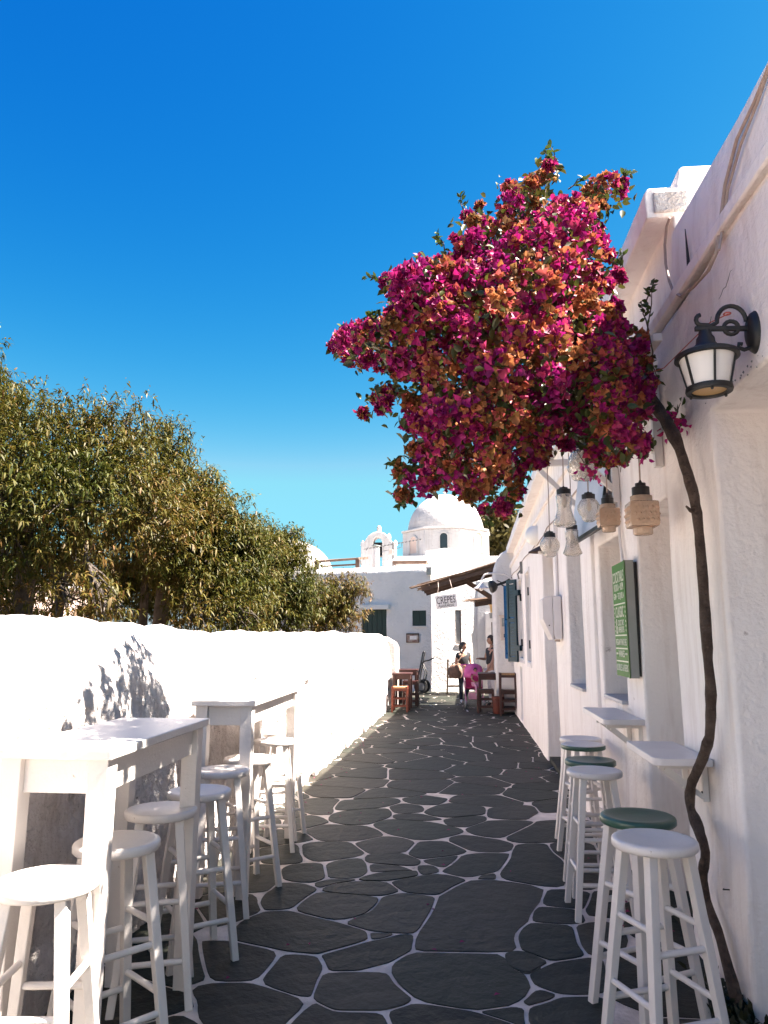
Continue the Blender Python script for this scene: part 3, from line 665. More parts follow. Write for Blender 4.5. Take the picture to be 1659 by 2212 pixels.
# ------------------------------------------------------------------ far buildings
def z1(x, y): return ((1200 + x * 0.60277) / 1.8228, (1900 + y * 0.60277) / 1.8228)
def za(x, y, d): return at(*z1(x, y), d)
class Plane:
    def __init__(s, p0, d, n): s.p0 = np.array([p0[0], p0[1], 0.0]); s.d = np.array([d[0], d[1], 0.0]); s.d /= np.linalg.norm(s.d); s.n = np.array([n[0], n[1], 0.0]); s.n /= np.linalg.norm(s.n)
    def sz(s, px, py):
        r = ray(px, py); t = ((s.p0 - EYE) @ s.n) / (r @ s.n); p = EYE + r * t
        return float((p - s.p0) @ s.d), float(p[2])
    def pt(s, a, z, out=0.0): return tuple(s.p0 + s.d * a + s.n * out + np.array([0, 0, z]))
    def box(s, mb, a0, a1, z0, z1_, o0, o1):
        vs = [s.pt(a, z, o) for z in (z0, z1_) for a, o in ((a0, o0), (a1, o0), (a1, o1), (a0, o1))]
        return mb.add(vs, [(0, 3, 2, 1), (4, 5, 6, 7), (0, 1, 5, 4), (1, 2, 6, 5), (2, 3, 7, 6), (3, 0, 4, 7)])
    def rect(s, mb, x0, y0, x1, y1, o0, o1):
        a0, zt = s.sz(*z1(x0, y0)); a1, zb = s.sz(*z1(x1, y1)); return s.box(mb, min(a0, a1), max(a0, a1), min(zb, zt), max(zb, zt), o0, o1)
C0 = (-1.07, 21.65)
PLf = Plane(C0, (-0.966, 0.259), (-0.259, -0.966))           # shaded front, running back to the left
PRf = Plane(C0, (0.95, 0.312), (0.312, -0.95))                # sunlit return, running back to the right
mh = thing('crepe_house', (-2, 23, 0), 'white house with dark green door and small square window closing the far end', 'house')
def plaster_wall(pl, a0, a1, h0, h1, holes, seed, dep=0.3):
    # a wall face with openings cut through a fine grid, rounded over at the top
    ae = sorted({a0, a1} | {v for h in holes for v in h[:2]}); zcut = sorted({0.0, min(h0, h1) - 0.22} | {v for h in holes for v in h[2:4]})
    def sub(e, st):
        o = []
        for p, q in zip(e[:-1], e[1:]):
            k = max(1, int(round((q - p) / st))); o += [p + (q - p) * i / k for i in range(k)]
        return o + [e[-1]]
    A = sub(ae, 0.14); Zs = sub(zcut, 0.14)
    vid = {}; V = []; F = []
    def v(a, z, d):
        k = (round(a, 4), round(z, 4), round(d, 4))
        if k not in vid:
            nz = fbm(np.array([a * 2.2, z * 2.0, seed]), 3, seed) * 0.016
            vid[k] = len(V); V.append(pl.pt(a, z, -d + nz))
        return vid[k]
    def hole(a, z):
        for h in holes:
            if h[0] < a < h[1] and h[2] < z < h[3]: return h
    cl = {(i, j): hole((A[i] + A[i + 1]) / 2, (Zs[j] + Zs[j + 1]) / 2) for i in range(len(A) - 1) for j in range(len(Zs) - 1)}
    for (i, j), h in cl.items():
        a, b, c, d = A[i], A[i + 1], Zs[j], Zs[j + 1]
        if h is None: F.append((v(a, c, 0), v(b, c, 0), v(b, d, 0), v(a, d, 0))); continue
        for (di, dj, p, q) in ((-1, 0, (a, c), (a, d)), (1, 0, (b, d), (b, c)), (0, -1, (b, c), (a, c)), (0, 1, (a, d), (b, d))):
            if (i + di, j + dj) not in cl or cl[i + di, j + dj] is h: continue
            F.append((v(*p, 0), v(*q, 0), v(*q, h[4]), v(*p, h[4])))
    # rounded coping
    zt = Zs[-1]; prev = None
    for i in range(len(A)):
        a = A[i]; t = (a - a0) / (a1 - a0); H = h0 + (h1 - h0) * t
        rowv = []
        for k in range(1, 7):
            an = k / 6 * math.pi / 2; nz = fbm(np.array([a * 2.5, an, seed + 3.0]), 3, seed) * 0.022
            V.append(pl.pt(a, zt + (H - zt) * math.sin(an) + nz, -0.22 * (1 - math.cos(an)))); rowv.append(len(V) - 1)
        V.append(pl.pt(a, H - 0.03, -dep - 0.5)); rowv.append(len(V) - 1)
        rowv = [v(a, zt, 0)] + rowv
        if prev: F += [(prev[k], rowv[k], rowv[k + 1], prev[k + 1]) for k in range(len(rowv) - 1)]
        prev = rowv
    b = MB(); b.add(V, F); return b
def hol(pl, x0, y0, x1, y1, d):
    a0, zt = pl.sz(*z1(x0, y0)); a1, zb = pl.sz(*z1(x1, y1)); return (min(a0, a1), max(a0, a1), zb, zt, d)
hd = hol(PLf, 372, 828, 535, 1400, 0.12); hd = (hd[0], hd[1], 0.0, hd[3], 0.12)
hw = hol(PLf, 702, 836, 793, 936, 0.07)
plaster_wall(PLf, 0.0, 6.0, 3.64, 3.62, [hd, hw], 81).build('wall', M['farwhite'], mh, 50)
ht = hol(PRf, 982, 833, 1026, 1054, 0.10)
plaster_wall(PRf, 0.0, 1.42, 3.64, 3.42, [ht], 83).build('wall', M['farwhite'], mh, 50)
mb = MB()
q0, q1, q2 = PLf.pt(0.3, 0, -0.45), PLf.pt(6.0, 0, -0.45), PRf.pt(1.42, 0, -0.45)
mb.prism([q0, q1, (q1[0] + 1, 28.0, 0), (3.0, 28.0, 0), (3.0, q2[1] + 0.1, 0), q2], (0, 0, 0), (0, 0, 3.30)); mb.build('rear_block', M['farwhite'], mh)
mb = MB(); e = PRf.pt(1.40, 0, 0); P3 = Plane((e[0], e[1]), (1, 0.04), (0.04, -1))
P3.box(mb, 0.0, 2.6, 0, 3.2, -0.6, 0.02); mb.build('side_wall', M['farwhite'], mh, bevel=0.04, seg=3)
mb = MB(); P3.rect(mb, 1178, 852, 1300, 1372, 0.02, 0.05); dr = mb.build('door', M['board'], mh, bevel=0.01)
mb = MB(); a0, zt = PLf.sz(*z1(395, 800)); a1, zb = PLf.sz(*z1(556, 828)); PLf.box(mb, a1, a0 + 0.15, zb, zt, 0.012, 0.13); mb.build('lintel', M['farwhite'], mh, bevel=0.01)
mb = MB(); PLf.box(mb, hd[0] + .003, hd[1] - .003, 0.02, hd[3] - .003, -0.115, -0.07); dr = mb.build('door', M['darkgreen'], mh)
for k in range(5):
    mb = MB(); ww = (hd[1] - hd[0]) / 5; PLf.box(mb, hd[0] + k * ww + .012, hd[0] + (k + 1) * ww - .012, 0.05, hd[3] - .03, -0.07, -0.058); mb.build('plank', M['darkgreen'], dr)
mb = MB(); PLf.box(mb, hw[0] + .003, hw[1] - .003, hw[2] + .003, hw[3] - .003, -0.066, -0.03); wn = mb.build('window', M['darkgreen'], mh)
mb = MB(); m_ = (hw[0] + hw[1]) / 2
for a, b in ((hw[0] + .02, m_ - .006), (m_ + .006, hw[1] - .02)):
    mb = MB(); PLf.box(mb, a, b, hw[2] + .02, hw[3] - .02, -0.03, -0.018); mb.build('shutter_leaf', M['darkgreen'], wn)
mb = MB(); PLf.box(mb, hw[0] - .03, hw[1] + .03, hw[2] - .035, hw[2] - .003, 0.005, 0.045); mb.build('window_sill', M['farwhite'], mh, bevel=0.006)
mb = MB(); PRf.box(mb, ht[0] + .003, ht[1] - .003, ht[2] + .003, ht[3] - .003, -0.097, -0.06); wn = mb.build('window', M['beam'], mh)
mb = MB(); PRf.box(mb, ht[0] + .035, ht[1] - .03, ht[2] + .03, ht[3] - .03, -0.06, -0.054); mb.build('pane', M['greyplastic'], wn)
mb = MB(); PRf.box(mb, ht[0] - .02, ht[1] + .03, ht[2] - .04, ht[2] - .003, 0.005, 0.04); mb.build('window_sill', M['farwhite'], mh, bevel=0.006)
# conduit and drip line
mb = MB(); a, zt = PLf.sz(*z1(828, 605)); _, zb = PLf.sz(*z1(828, 1250))
mb.tube([PLf.pt(a, zt, 0.03), PLf.pt(a + .01, (zt + zb) / 2, 0.03), PLf.pt(a, zb, 0.03)], 0.016, 6); mb.build('conduit', M['plastic'], mh, 60)
# things fixed on it
pq = thing('information_plaque', PLf.pt(0.55, 1.5), 'small brown and white printed plaque under the square green window', 'plaque')
mb = MB(); PLf.rect(mb, 665, 985, 749, 1046, 0.02, 0.045); mb.build('frame', M['beam'], pq, bevel=0.006)
mb = MB(); PLf.rect(mb, 670, 994, 745, 1042, 0.045, 0.052); mb.build('print', M['plaque'], pq)
mb = MB(); PLf.rect(mb, 690, 1002, 735, 1026, 0.052, 0.056); mb.build('panel', M['board'], pq)
mbx = thing('junction_box', PLf.pt(0.0, 3.4), 'small grey electric box high on the corner of the far house, above the reed roof', 'electric box')
mb = MB(); PLf.rect(mb, 803, 558, 836, 604, 0.015, 0.14); mb.build('case', M['signside'], mbx, bevel=0.01)
mb = MB(); PLf.rect(mb, 808, 566, 823, 586, 0.14, 0.146); mb.build('dial', M['greyplastic'], mbx)
mb = MB(); PLf.rect(mb, 800, 553, 839, 559, 0.01, 0.16); mb.build('lid', M['plastic'], mbx, bevel=0.004)

# domed church
chd = 31.0
c = za(926, 470, chd); chx, chz = c[0], c[2]
chu = thing('church', (chx, chd, 0), 'white Greek church with octagonal drum and round dome rising behind the far house', 'church')
mpx = chd * 0.3307 / CF * 0.985
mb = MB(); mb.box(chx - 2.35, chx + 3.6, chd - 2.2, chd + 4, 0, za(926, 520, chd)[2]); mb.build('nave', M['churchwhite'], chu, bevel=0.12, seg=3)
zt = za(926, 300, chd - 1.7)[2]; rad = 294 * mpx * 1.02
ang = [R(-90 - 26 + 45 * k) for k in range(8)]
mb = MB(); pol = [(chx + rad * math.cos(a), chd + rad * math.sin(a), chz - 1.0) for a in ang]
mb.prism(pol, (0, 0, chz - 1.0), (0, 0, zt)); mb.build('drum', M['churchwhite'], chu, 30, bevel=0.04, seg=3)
mb = MB(); pol = [(chx + rad * 1.03 * math.cos(a), chd + rad * 1.03 * math.sin(a), zt) for a in ang]
mb.prism(pol, (0, 0, zt), (0, 0, zt + 0.07)); mb.build('eave', M['churchwhite'], chu, 30, bevel=0.02)
rd = 253 * mpx; hdm = za(918, 82, chd)[2] - zt - 0.05
mb = MB(); n_ = 14
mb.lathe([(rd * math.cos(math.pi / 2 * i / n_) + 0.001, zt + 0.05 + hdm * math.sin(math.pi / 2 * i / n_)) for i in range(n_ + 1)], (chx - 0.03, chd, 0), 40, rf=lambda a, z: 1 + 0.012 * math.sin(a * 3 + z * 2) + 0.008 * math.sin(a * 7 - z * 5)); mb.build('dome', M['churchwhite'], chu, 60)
mb = MB(); mb.lathe([(0.06, zt + hdm), (0.05, zt + hdm + .12), (0.09, zt + hdm + .16), (0.02, zt + hdm + .26)], (chx - .03, chd, 0), 10); mb.build('finial', M['churchwhite'], chu, 60)
for k, (px0, px1, py0, py1, glass) in enumerate([(884, 932, 328, 450, True), (1112, 1154, 328, 456, False), (690, 735, 350, 465, False)]):
    fi = {0: 0, 1: 1, 2: 7}[k]; a = (ang[fi] + ang[(fi + 1) % 8]) / 2 if fi != 7 else (ang[7] + ang[0] + 2 * math.pi) / 2
    if fi == 7: a = ang[7] + R(22.5)
    ap = rad * math.cos(R(22.5)); P0 = (chx + ap * math.cos(a), chd + ap * math.sin(a)); pl = Plane(P0, (-math.sin(a), math.cos(a)), (math.cos(a), math.sin(a)))
    a0, z0 = pl.sz(*z1(px0, py1)); a1, z1v = pl.sz(*z1(px1, py0)); mdl, hw_ = (a0 + a1) / 2, abs(a1 - a0) / 2
    def arch(w_, zb, ztp, o):
        return [pl.pt(mdl - w_, zb, o)] + [pl.pt(mdl - w_ * math.cos(math.pi * t / 8), ztp - w_ + w_ * math.sin(math.pi * t / 8), o) for t in range(9)] + [pl.pt(mdl + w_, zb, o)]
    mb = MB()
    O, I = arch(hw_ * 1.25, z0 - 0.05, z1v + 0.06, 0.05), arch(hw_, z0, z1v, 0.05); I2 = arch(hw_, z0, z1v, 0.004); O2 = arch(hw_ * 1.25, z0 - .05, z1v + .06, -0.02)
    n = len(O); mb.add(O + I + I2 + O2, [(i, i + 1, n + i + 1, n + i) for i in range(n - 1)] + [(n + i, n + i + 1, 2 * n + i + 1, 2 * n + i) for i in range(n - 1)] + [(3 * n + i, 3 * n + i + 1, i + 1, i) for i in range(n - 1)])
    wv = mb.build('window', M['churchwhite'], chu)
    mb = MB(); f = arch(hw_ * 0.98, z0, z1v, 0.012); g = arch(hw_ * 0.98, z0, z1v, -0.05); mb.prism(f, f[0], g[0]); mb.build('pane', M['glassdark'] if glass else M['pinkwall'], wv)
mb = MB(); cv = za(915, 490, chd - 2.9); rv = 98 * mpx * 0.95
mb.prism([(cv[0] + rv * math.cos(math.pi * t / 12), chd - 2.9, za(915, 490, chd - 2.9)[2] + 0.62 * rv * math.sin(math.pi * t / 12)) for t in range(13)] + [(cv[0] - rv, chd - 2.9, cv[2] - 1.2), (cv[0] + rv, chd - 2.9, cv[2] - 1.2)], (0, chd - 2.9, 0), (0, chd - 1.2, 0)); mb.build('apse_vault', M['churchwhite'], chu, 40, bevel=0.03)
mb = MB(); e0, e1 = za(790, 545, 28.0), za(1085, 560, 28.0); rv = 0.85
mb.prism([(e0[0], 28.0 - rv * math.cos(math.pi * t / 12), e0[2] - 0.55 + 1.35 * rv * math.sin(math.pi * t / 12)) for t in range(13)] + [(e0[0], 28 + rv, 0), (e0[0], 28 - rv, 0)], (e0[0], 0, 0), (e1[0], 0, 0)); mb.build('barrel_vault', M['churchwhite'], chu, 40, bevel=0.08, seg=3)
# little bell tower
yb = 26.0; bt = thing('bell_tower', tuple(za(480, 515, yb)), 'small white arched bell gable with a dark bell, left of the big dome', 'bell tower')
O = [(365, 560), (365, 515), (367, 396), (392, 380), (415, 345), (448, 325), (480, 318), (514, 326), (545, 348), (568, 385), (593, 395), (592, 515), (592, 560)]
I = [(445, 560), (445, 515), (445, 398), (447, 380), (453, 367), (464, 358), (476, 355), (487, 358), (497, 367), (503, 380), (505, 398), (505, 515), (505, 560)]
mb = MB(); n = len(O)
fO, fI = [za(*p, yb) for p in O], [za(*p, yb) for p in I]; bO, bI = [p + np.array([0, .5, 0]) for p in fO], [p + np.array([0, .5, 0]) for p in fI]
mb.add(fO + fI + bO + bI, [(i, i + 1, n + i + 1, n + i) for i in range(n - 1)] + [(2 * n + i, 3 * n + i, 3 * n + i + 1, 2 * n + i + 1) for i in range(n - 1)] + [(i, 2 * n + i, 2 * n + i + 1, i + 1) for i in range(n - 1)] + [(n + i, n + i + 1, 3 * n + i + 1, 3 * n + i) for i in range(n - 1)])
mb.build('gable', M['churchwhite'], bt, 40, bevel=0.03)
p = za(480, 318, yb); mb = MB(); mb.lathe([(.09, p[2] - .03), (.075, p[2] + .12), (.085, p[2] + .17), (.03, p[2] + .24)], (p[0], yb + .25, 0), 12); mb.build('finial', M['churchwhite'], bt, 60)
for px, py in ((372, 398), (588, 395), (545, 350)):
    p = za(px, py, yb); mb = MB(); mb.lathe([(.08, p[2] - .05), (.07, p[2] + .05), (.02, p[2] + .14)], (p[0], yb + .25, 0), 10); mb.build('horn', M['churchwhite'], bt, 60)
p = za(478, 395, yb); mb = MB(); mb.lathe([(.05, .02), (.12, -.02), (.15, -.15), (.18, -.30), (.24, -.42), (.25, -.46)], (p[0], yb + .25, p[2]), 18); bl = mb.build('bell', M['iron'], bt, 60)
mb = MB(); mb.bar((p[0] - .38, yb + .25, p[2] + .02), (p[0] + .38, yb + .25, p[2] + .02), .06); mb.tube([(p[0], yb + .25, p[2] - .3), (p[0] + .03, yb + .25, p[2] - .62)], .02, 6); mb.build('clapper', M['iron'], bl)
# second dome half hidden by the trees
c2 = za(-95, 560, 30.0); r2 = 300 * mpx * 0.92
dm = thing('domed_chapel', (c2[0], 30, 0), 'low white dome with a small cross, half hidden behind the leafy trees', 'chapel')
mb = MB(); mb.lathe([(r2 * math.cos(math.pi / 2 * i / 12) + .001, c2[2] - .25 + r2 * 0.80 * math.sin(math.pi / 2 * i / 12)) for i in range(13)], (c2[0], 30, 0), 36, rf=lambda a, z: 1 + 0.01 * math.sin(a * 5 + z * 3)); mb.build('dome', M['churchwhite'], dm, 60)
mb = MB(); mb.lathe([(r2 * 1.03, 0), (r2 * 1.03, c2[2] - .2), (r2 * .9, c2[2] - .15)], (c2[0], 30, 0), 24); mb.build('drum', M['churchwhite'], dm, 40)
zt2 = c2[2] - .25 + r2 * .8; mb = MB(); mb.box(c2[0] - .04, c2[0] + .04, 29.96, 30.04, zt2 - .1, zt2 + .5); mb.box(c2[0] - .17, c2[0] - .04, 29.965, 30.035, zt2 + .26, zt2 + .34); mb.box(c2[0] + .04, c2[0] + .17, 29.965, 30.035, zt2 + .26, zt2 + .34); mb.build('cross', M['churchwhite'], dm, bevel=.01)

# roof clutter on the far house
rk = thing('roof_hatch', tuple(za(210, 545, 23.0)), 'brown sloping roof hatch frame standing on the flat roof, left of the chimney', 'roof hatch')
a, b = za(60, 512, 23.0), za(352, 490, 23.0); mb = MB()
mb.add([a, b, b + np.array([.18, .9, .12]), a + np.array([-.1, .9, .12]), a - np.array([0, 0, .07]), b - np.array([0, 0, .07]), b + np.array([.18, .9, .05]), a + np.array([-.1, .9, .05])], [(0, 1, 2, 3), (7, 6, 5, 4), (0, 4, 5, 1), (1, 5, 6, 2), (2, 6, 7, 3), (3, 7, 4, 0)])
mb.build('lid', M['rooftile'], rk)
for px, py in ((80, 515), (345, 495)):
    p = za(px, py, 23.05); mb = MB(); mb.bar(p - np.array([0, 0, .04]), (p[0], p[1], 3.42), .12); mb.build('leg', M['beam'], rk)
p, q = za(105, 548, 23.1), za(340, 535, 23.1); mb = MB(); mb.bar(p, q, .05); mb.build('rail', M['beam'], rk)
p, q = za(352, 495, 23.3), za(370, 535, 23.6); mb = MB(); mb.bar(p, q, .035); mb.build('stay', M['metalgrey'], rk)
rs = thing('roof_skylight', tuple(za(690, 520, 23.6)), 'low white-topped skylight with brown edge on the roof in front of the dome', 'skylight')
a, b = za(575, 512, 23.2), za(795, 507, 23.2); mb = MB(); mb.box(a[0], b[0], 23.2, 24.6, a[2] - 0.09, a[2]); mb.build('frame', M['rooftile'], rs)
mb = MB(); mb.add([(a[0] - .03, 23.16, a[2] + .004), (b[0] + .03, 23.16, a[2] + .004), (b[0] + .03, 24.6, a[2] + .30), (a[0] - .03, 24.6, a[2] + .30), (a[0] - .03, 24.6, a[2] + .004), (b[0] + .03, 24.6, a[2] + .004)], [(0, 1, 2, 3), (1, 5, 2), (0, 3, 4), (3, 2, 5, 4), (0, 4, 5, 1)]); mb.build('lid', M['farwhite'], rs)
mb = MB(); mb.box(a[0] + .1, b[0] - .1, 23.3, 24.5, 3.3, a[2] - .09); mb.build('kerb', M['farwhite'], rs)
cm = thing('chimney', tuple(za(465, 532, 24.0)), 'slim pale chimney pipe with a flat cap in front of the bell gable', 'chimney')
p, q = za(465, 535, 24.0), za(465, 428, 24.0); mb = MB(); mb.lathe([(.125, 3.2), (.12, q[2])], (p[0], 24, 0), 16); mb.build('pipe', M['farwhite'], cm, 40)
mb = MB(); mb.lathe([(.15, q[2] + .05), (.15, q[2] + .08), (.05, q[2] + .10)], (p[0], 24, 0), 16); mb.build('cap', M['signside'], cm, 40)
for k in range(4):
    t = k * math.pi / 2; mb = MB(); mb.bar((p[0] + .1 * math.cos(t), 24 + .1 * math.sin(t), q[2]), (p[0] + .1 * math.cos(t), 24 + .1 * math.sin(t), q[2] + .05), .025); mb.build('cap_stay', M['signside'], cm)
an = thing('television_antenna', tuple(za(575, 520, 23.4)), 'long television antenna with many short rods above the far roof', 'antenna')
p, q = za(385, 436, 23.4), za(768, 369, 23.4); mb = MB(); mb.tube([p, q], .012, 6); mb.build('boom', M['metalgrey'], an)
mb = MB()
for k in range(16):
    t = 0.06 + k / 16.5; r = p + (q - p) * t; l = 0.05 if k else .08
    mb.tube([r - np.array([0.0, .25, l]), r + np.array([0.0, .25, l])], .012, 5); mb.lathe([(.001, -.028), (.03, 0), (.001, .028)], tuple(r), 6)
o = mb.build('rods', M['iron'], an); o['kind'] = 'stuff'
m0 = za(576, 400, 23.4); mb = MB(); mb.tube([(m0[0], 23.42, 3.4), (m0[0], 23.42, m0[2] + .06)], .022, 6); mb.build('mast', M['metalgrey'], an)
mb = MB(); mb.tube([za(515, 412, 23.4), za(515, 447, 23.4), za(633, 425, 23.4), za(633, 393, 23.4)], .010, 6); mb.build('bracket', M['metalgrey'], an)
mb = MB(); p = za(567, 455, 23.38); mb.box(p[0] - .07, p[0] + .05, 23.3, 23.4, p[2] - .09, p[2] + .09); mb.build('amplifier', M['meterbeige'], an, bevel=.01)

# reed roofs
def reed_roof(name, label, x0, x1, y0, y1, zl, zr, tipvar, seed, n):
    t = thing(name, (x1, y0, 0), label, 'reed awning', 'reed awnings')
    rr = random.Random(seed); mb = MB()
    for k in range(n):
        y = y0 + (y1 - y0) * (k + rr.random() * .7) / n; xa = x0 + rr.uniform(-.02, tipvar) + 0.25 * (y - y0) / (y1 - y0)
        za_ = zl + (zr - zl) * (xa - x0) / (x1 - x0); dz = rr.uniform(-.03, .03)
        pts = [(xa, y, za_ + dz), (xa + (x1 - xa) * .5, y + rr.uniform(-.02, .02), (za_ + zr) / 2 + rr.uniform(-.02, .02) - .02), (x1, y + rr.uniform(-.02, .02), zr + dz)]
        mb.tube(pts, [rr.uniform(.008, .014), rr.uniform(.016, .024), rr.uniform(.018, .024)], 5)
    o = mb.build('reeds', M['reed'], t); o['kind'] = 'stuff'
    for f in (0.18, 0.52, 0.86):
        x = x0 + (x1 - x0) * f; z = zl + (zr - zl) * f - .055; mb = MB(); mb.bar((x, y0 - .05, z), (x, y1, z), .06, .05); mb.build('batten', M['beam'], t)
    for y in (y0 + .05, (y0 + y1) / 2, y1 - .06):
        mb = MB(); mb.bar((x0 + .35, y, zl + (zr - zl) * .35 / (x1 - x0) - .13), (x1, y, zr - .12), .05, .08); mb.build('rafter', M['beam'], t)
    return t
ra = reed_roof('reed_awning', 'long brown reed awning sloping over the far crepe stand, the upper one', -1.42, 1.3, 17.5, 19.4, 2.66, 3.42, .32, 5, 64)
mb = MB(); mb.bar(tuple(za(1070, 655, 18.6)), tuple(za(1240, 765, 18.2)), .09, .10); mb.build('brace', M['beam'], ra)
rb = reed_roof('reed_awning', 'short brown reed awning below and behind the upper one, beside the white house end', -0.15, 1.9, 20.2, 21.3, 2.50, 2.78, .22, 9, 34)

# ------------------------------------------------------------------ bar stools
def make_stool(label, seatmat, group, h=0.74, spread=0.150):
    t = thing('bar_stool', (0, 0, 0), label, 'bar stool', group)
    mb = MB(); r = 0.151
    mb.lathe([(.001, h - .013), (.05, h - .0125), (.085, h - .010), (.112, h - .004), (.128, h), (.142, h), (.1485, h - .004), (r, h - .010), (r, h - .027), (r - .006, h - .033), (.001, h - .033)], n=40, close=False)
    mb.build('seat', seatmat, t, 50)
    legs = []
    for sx, sy in ((1, 1), (1, -1), (-1, -1), (-1, 1)):
        a = Vector((sx * .078, sy * .078, h - .03)); b = Vector((sx * spread, sy * spread, 0)); legs.append((a, b))
        mb = MB(); u = Vector((sx, sy, 0)); 
        mb.bar(a, b, .036, .036, .031, .031, up=(0, 1, 0)); mb.build('leg', M['whitewood'], t, bevel=.0035)
    def lp(k, z): a, b = legs[k]; return b + (a - b) * (z / a.z)
    for (i, j, zs) in ((0, 1, (.235, .465)), (2, 3, (.235, .465)), (1, 2, (.175, .395)), (3, 0, (.175, .395))):
        for z in zs:
            mb = MB(); mb.tube([lp(i, z), lp(j, z)], .0115, 10); mb.build('rung', M['whitewood'], t, 60)
    return t
white0 = make_stool('white wooden bar stool nearest on the left, fully sunlit, by the first table', M['whitewood'], 'bar stools along the left-hand tables')
green0 = make_stool('dark green seated bar stool tucked right behind the nearest white stool on the right', M['greenpaint'], 'bar stools along the right-hand wall')
LEFT = [(-1.283, 2.275, 8, None), (-1.273, 2.711, 52, 'white bar stool with leaf-dappled seat tucked behind the near leg of the first white table'),
 (-1.325, 3.223, 20, 'shaded white bar stool half under the middle of the first white table'),
 (-1.304, 3.629, 38, 'blue-shaded white bar stool just past the far leg of the first white table'),
 (-1.382, 4.208, 18, 'shaded white bar stool in the gap just before the second white table'),
 (-1.363, 4.644, 42, 'half-sunlit white bar stool behind the near leg of the second white table'),
 (-1.41, 5.464, 10, 'sunlit white bar stool just before the far leg of the second white table'),
 (-1.475, 5.92, 30, 'sunlit white bar stool farthest along the left wall, beyond the second table')]
for k, (x, y, a, lb) in enumerate(LEFT):
    if k == 0: white0.location = (x, y, 0); white0.rotation_euler = (0, 0, R(a)); continue
    dup(white0, (x, y, 0), R(a), lb)
RIGHT = [(0.659, 2.956, 24, 'w', 'white bar stool, nearest on the right, below the near wall shelf'), (0.679, 3.322, 30, 'g', None),
 (0.682, 4.413, 3, 'w', 'white bar stool in the middle of the right row, below the farther shelf'),
 (0.718, 4.783, 3, 'g', 'green-seated bar stool mostly hidden behind the middle white stool on the right'),
 (0.778, 5.473, 12, 'r', 'bar stool with white seat top and green rim, second farthest on the right'),
 (0.809, 5.814, 16, 'w', 'white bar stool farthest along the right wall')]
for x, y, a, kd, lb in RIGHT:
    if lb is None: green0.location = (x, y, 0); green0.rotation_euler = (0, 0, R(a)); continue
    if kd == 'w': o = dup(white0, (x, y, 0), R(a), lb, 'bar stools along the right-hand wall')
    else: o = dup(green0, (x, y, 0), R(a), lb)
    if kd == 'r':
        for c in kids(o):
            if c.name.startswith('seat'):
                c['label'] = 'white seat top with green rim'
                me = c.data.copy(); c.data = me; me.materials.append(M['whitewood'])
                mi = [1 if p.center.z > 0.7245 and p.normal.z > 0.5 else 0 for p in me.polygons]; me.polygons.foreach_set('material_index', mi)

# ------------------------------------------------------------------ high tables against the left wall
def make_table(label, x0, x1, y0, y1, rot, h=1.10):
    cx_, cy_ = (x0 + x1) / 2, (y0 + y1) / 2; w, l = x1 - x0, y1 - y0
    t = thing('bar_table', (0, 0, 0), label, 'bar table', 'high white tables along the left wall')
    mb = MB(); mb.box(-w / 2, w / 2, -l / 2, l / 2, h - .032, h); mb.build('tabletop', M['whitewood'], t, bevel=.004)
    L = .072
    for sx in (-1, 1):
        for sy in (-1, 1):
            x, y = sx * (w / 2 - .02 - L / 2), sy * (l / 2 - .025 - L / 2)
            mb = MB(); mb.bar((x, y, h - .0325), (x, y, 0), L, L, L * .84, L * .84, up=(0, 1, 0)); mb.build('leg', M['whitewood'], t, bevel=.003)
    ia, ib = w / 2 - .02 - L, l / 2 - .025 - L
    for sx in (-1, 1):
        mb = MB(); x = sx * (w / 2 - .02 - L / 2); mb.box(x - .012, x + .012, -ib + .0, ib, h - .145, h - .033); mb.build('apron', M['whitewood'], t, bevel=.002)
    for sy in (-1, 1):
        mb = MB(); y = sy * (l / 2 - .025 - L / 2); mb.box(-ia, ia, y - .012, y + .012, h - .145, h - .033); mb.build('apron', M['whitewood'], t, bevel=.002)
    t.location = (cx_, cy_, 0); t.rotation_euler = (0, 0, R(rot)); return t
make_table('near white wooden high table against the rough wall, top dappled with leaf shade', -1.575, -1.165, 2.37, 3.37, 1.5)
make_table('farther white wooden high table against the rough wall, standing in full sun', -1.655, -1.275, 4.34, 5.78, 2.0)

# ------------------------------------------------------------------ wall shelves on the right
def shelf(label, y0, y1, x0, z, by):
    t = thing('wall_shelf', (xw((y0 + y1) / 2), (y0 + y1) / 2, z), label, 'wall shelf', 'drop shelves on the right wall')
    mb = MB(); r = .045; x1 = lambda y: xw(y) - .004
    pol = [(x1(y0), y0), (x1(y1), y1), (x0 + r * .3, y1), (x0, y1 - r * .3)] + [(x0 + r - r * math.cos(a), y0 + r - r * math.sin(a)) for a in [math.pi / 2 * k / 6 for k in range(7)]]
    mb.prism([(x, y, z - .034) for x, y in pol], (0, 0, z - .034), (0, 0, z)); mb.build('board', M['plastic'], t, 30, bevel=.004)
    for y in by:
        mb = MB(); xx = xw(y) - .012; mb.bar((xx, y, z - .036), (xx, y, z - .20), .026, .022, up=(0, 1, 0)); b = mb.build('bracket', M['whitewood'], t, bevel=.002)
        mb = MB(); mb.bar((xx - .012, y, z - .048), (xx - .20, y, z - .048), .022, .022); mb.build('arm', M['whitewood'], b)
        mb = MB(); mb.bar((xx - .012, y, z - .18), (xx - .17, y, z - .058), .020, .022); mb.build('strut', M['whitewood'], b)
        mb = MB(); mb.lathe([(.006, -.004), (.006, .004)], (xx - .014, y, z - .16), 8, ax=(-1, 0, 0)); mb.build('screw', M['iron'], b)
shelf('white rounded wall shelf nearest on the right, behind the vine trunk', 3.53, 4.12, .805, .935, (3.64, 3.93))
shelf('white rounded wall shelf below the green cocktails sign', 4.68, 5.5, .79, .985, (4.77, 5.08))

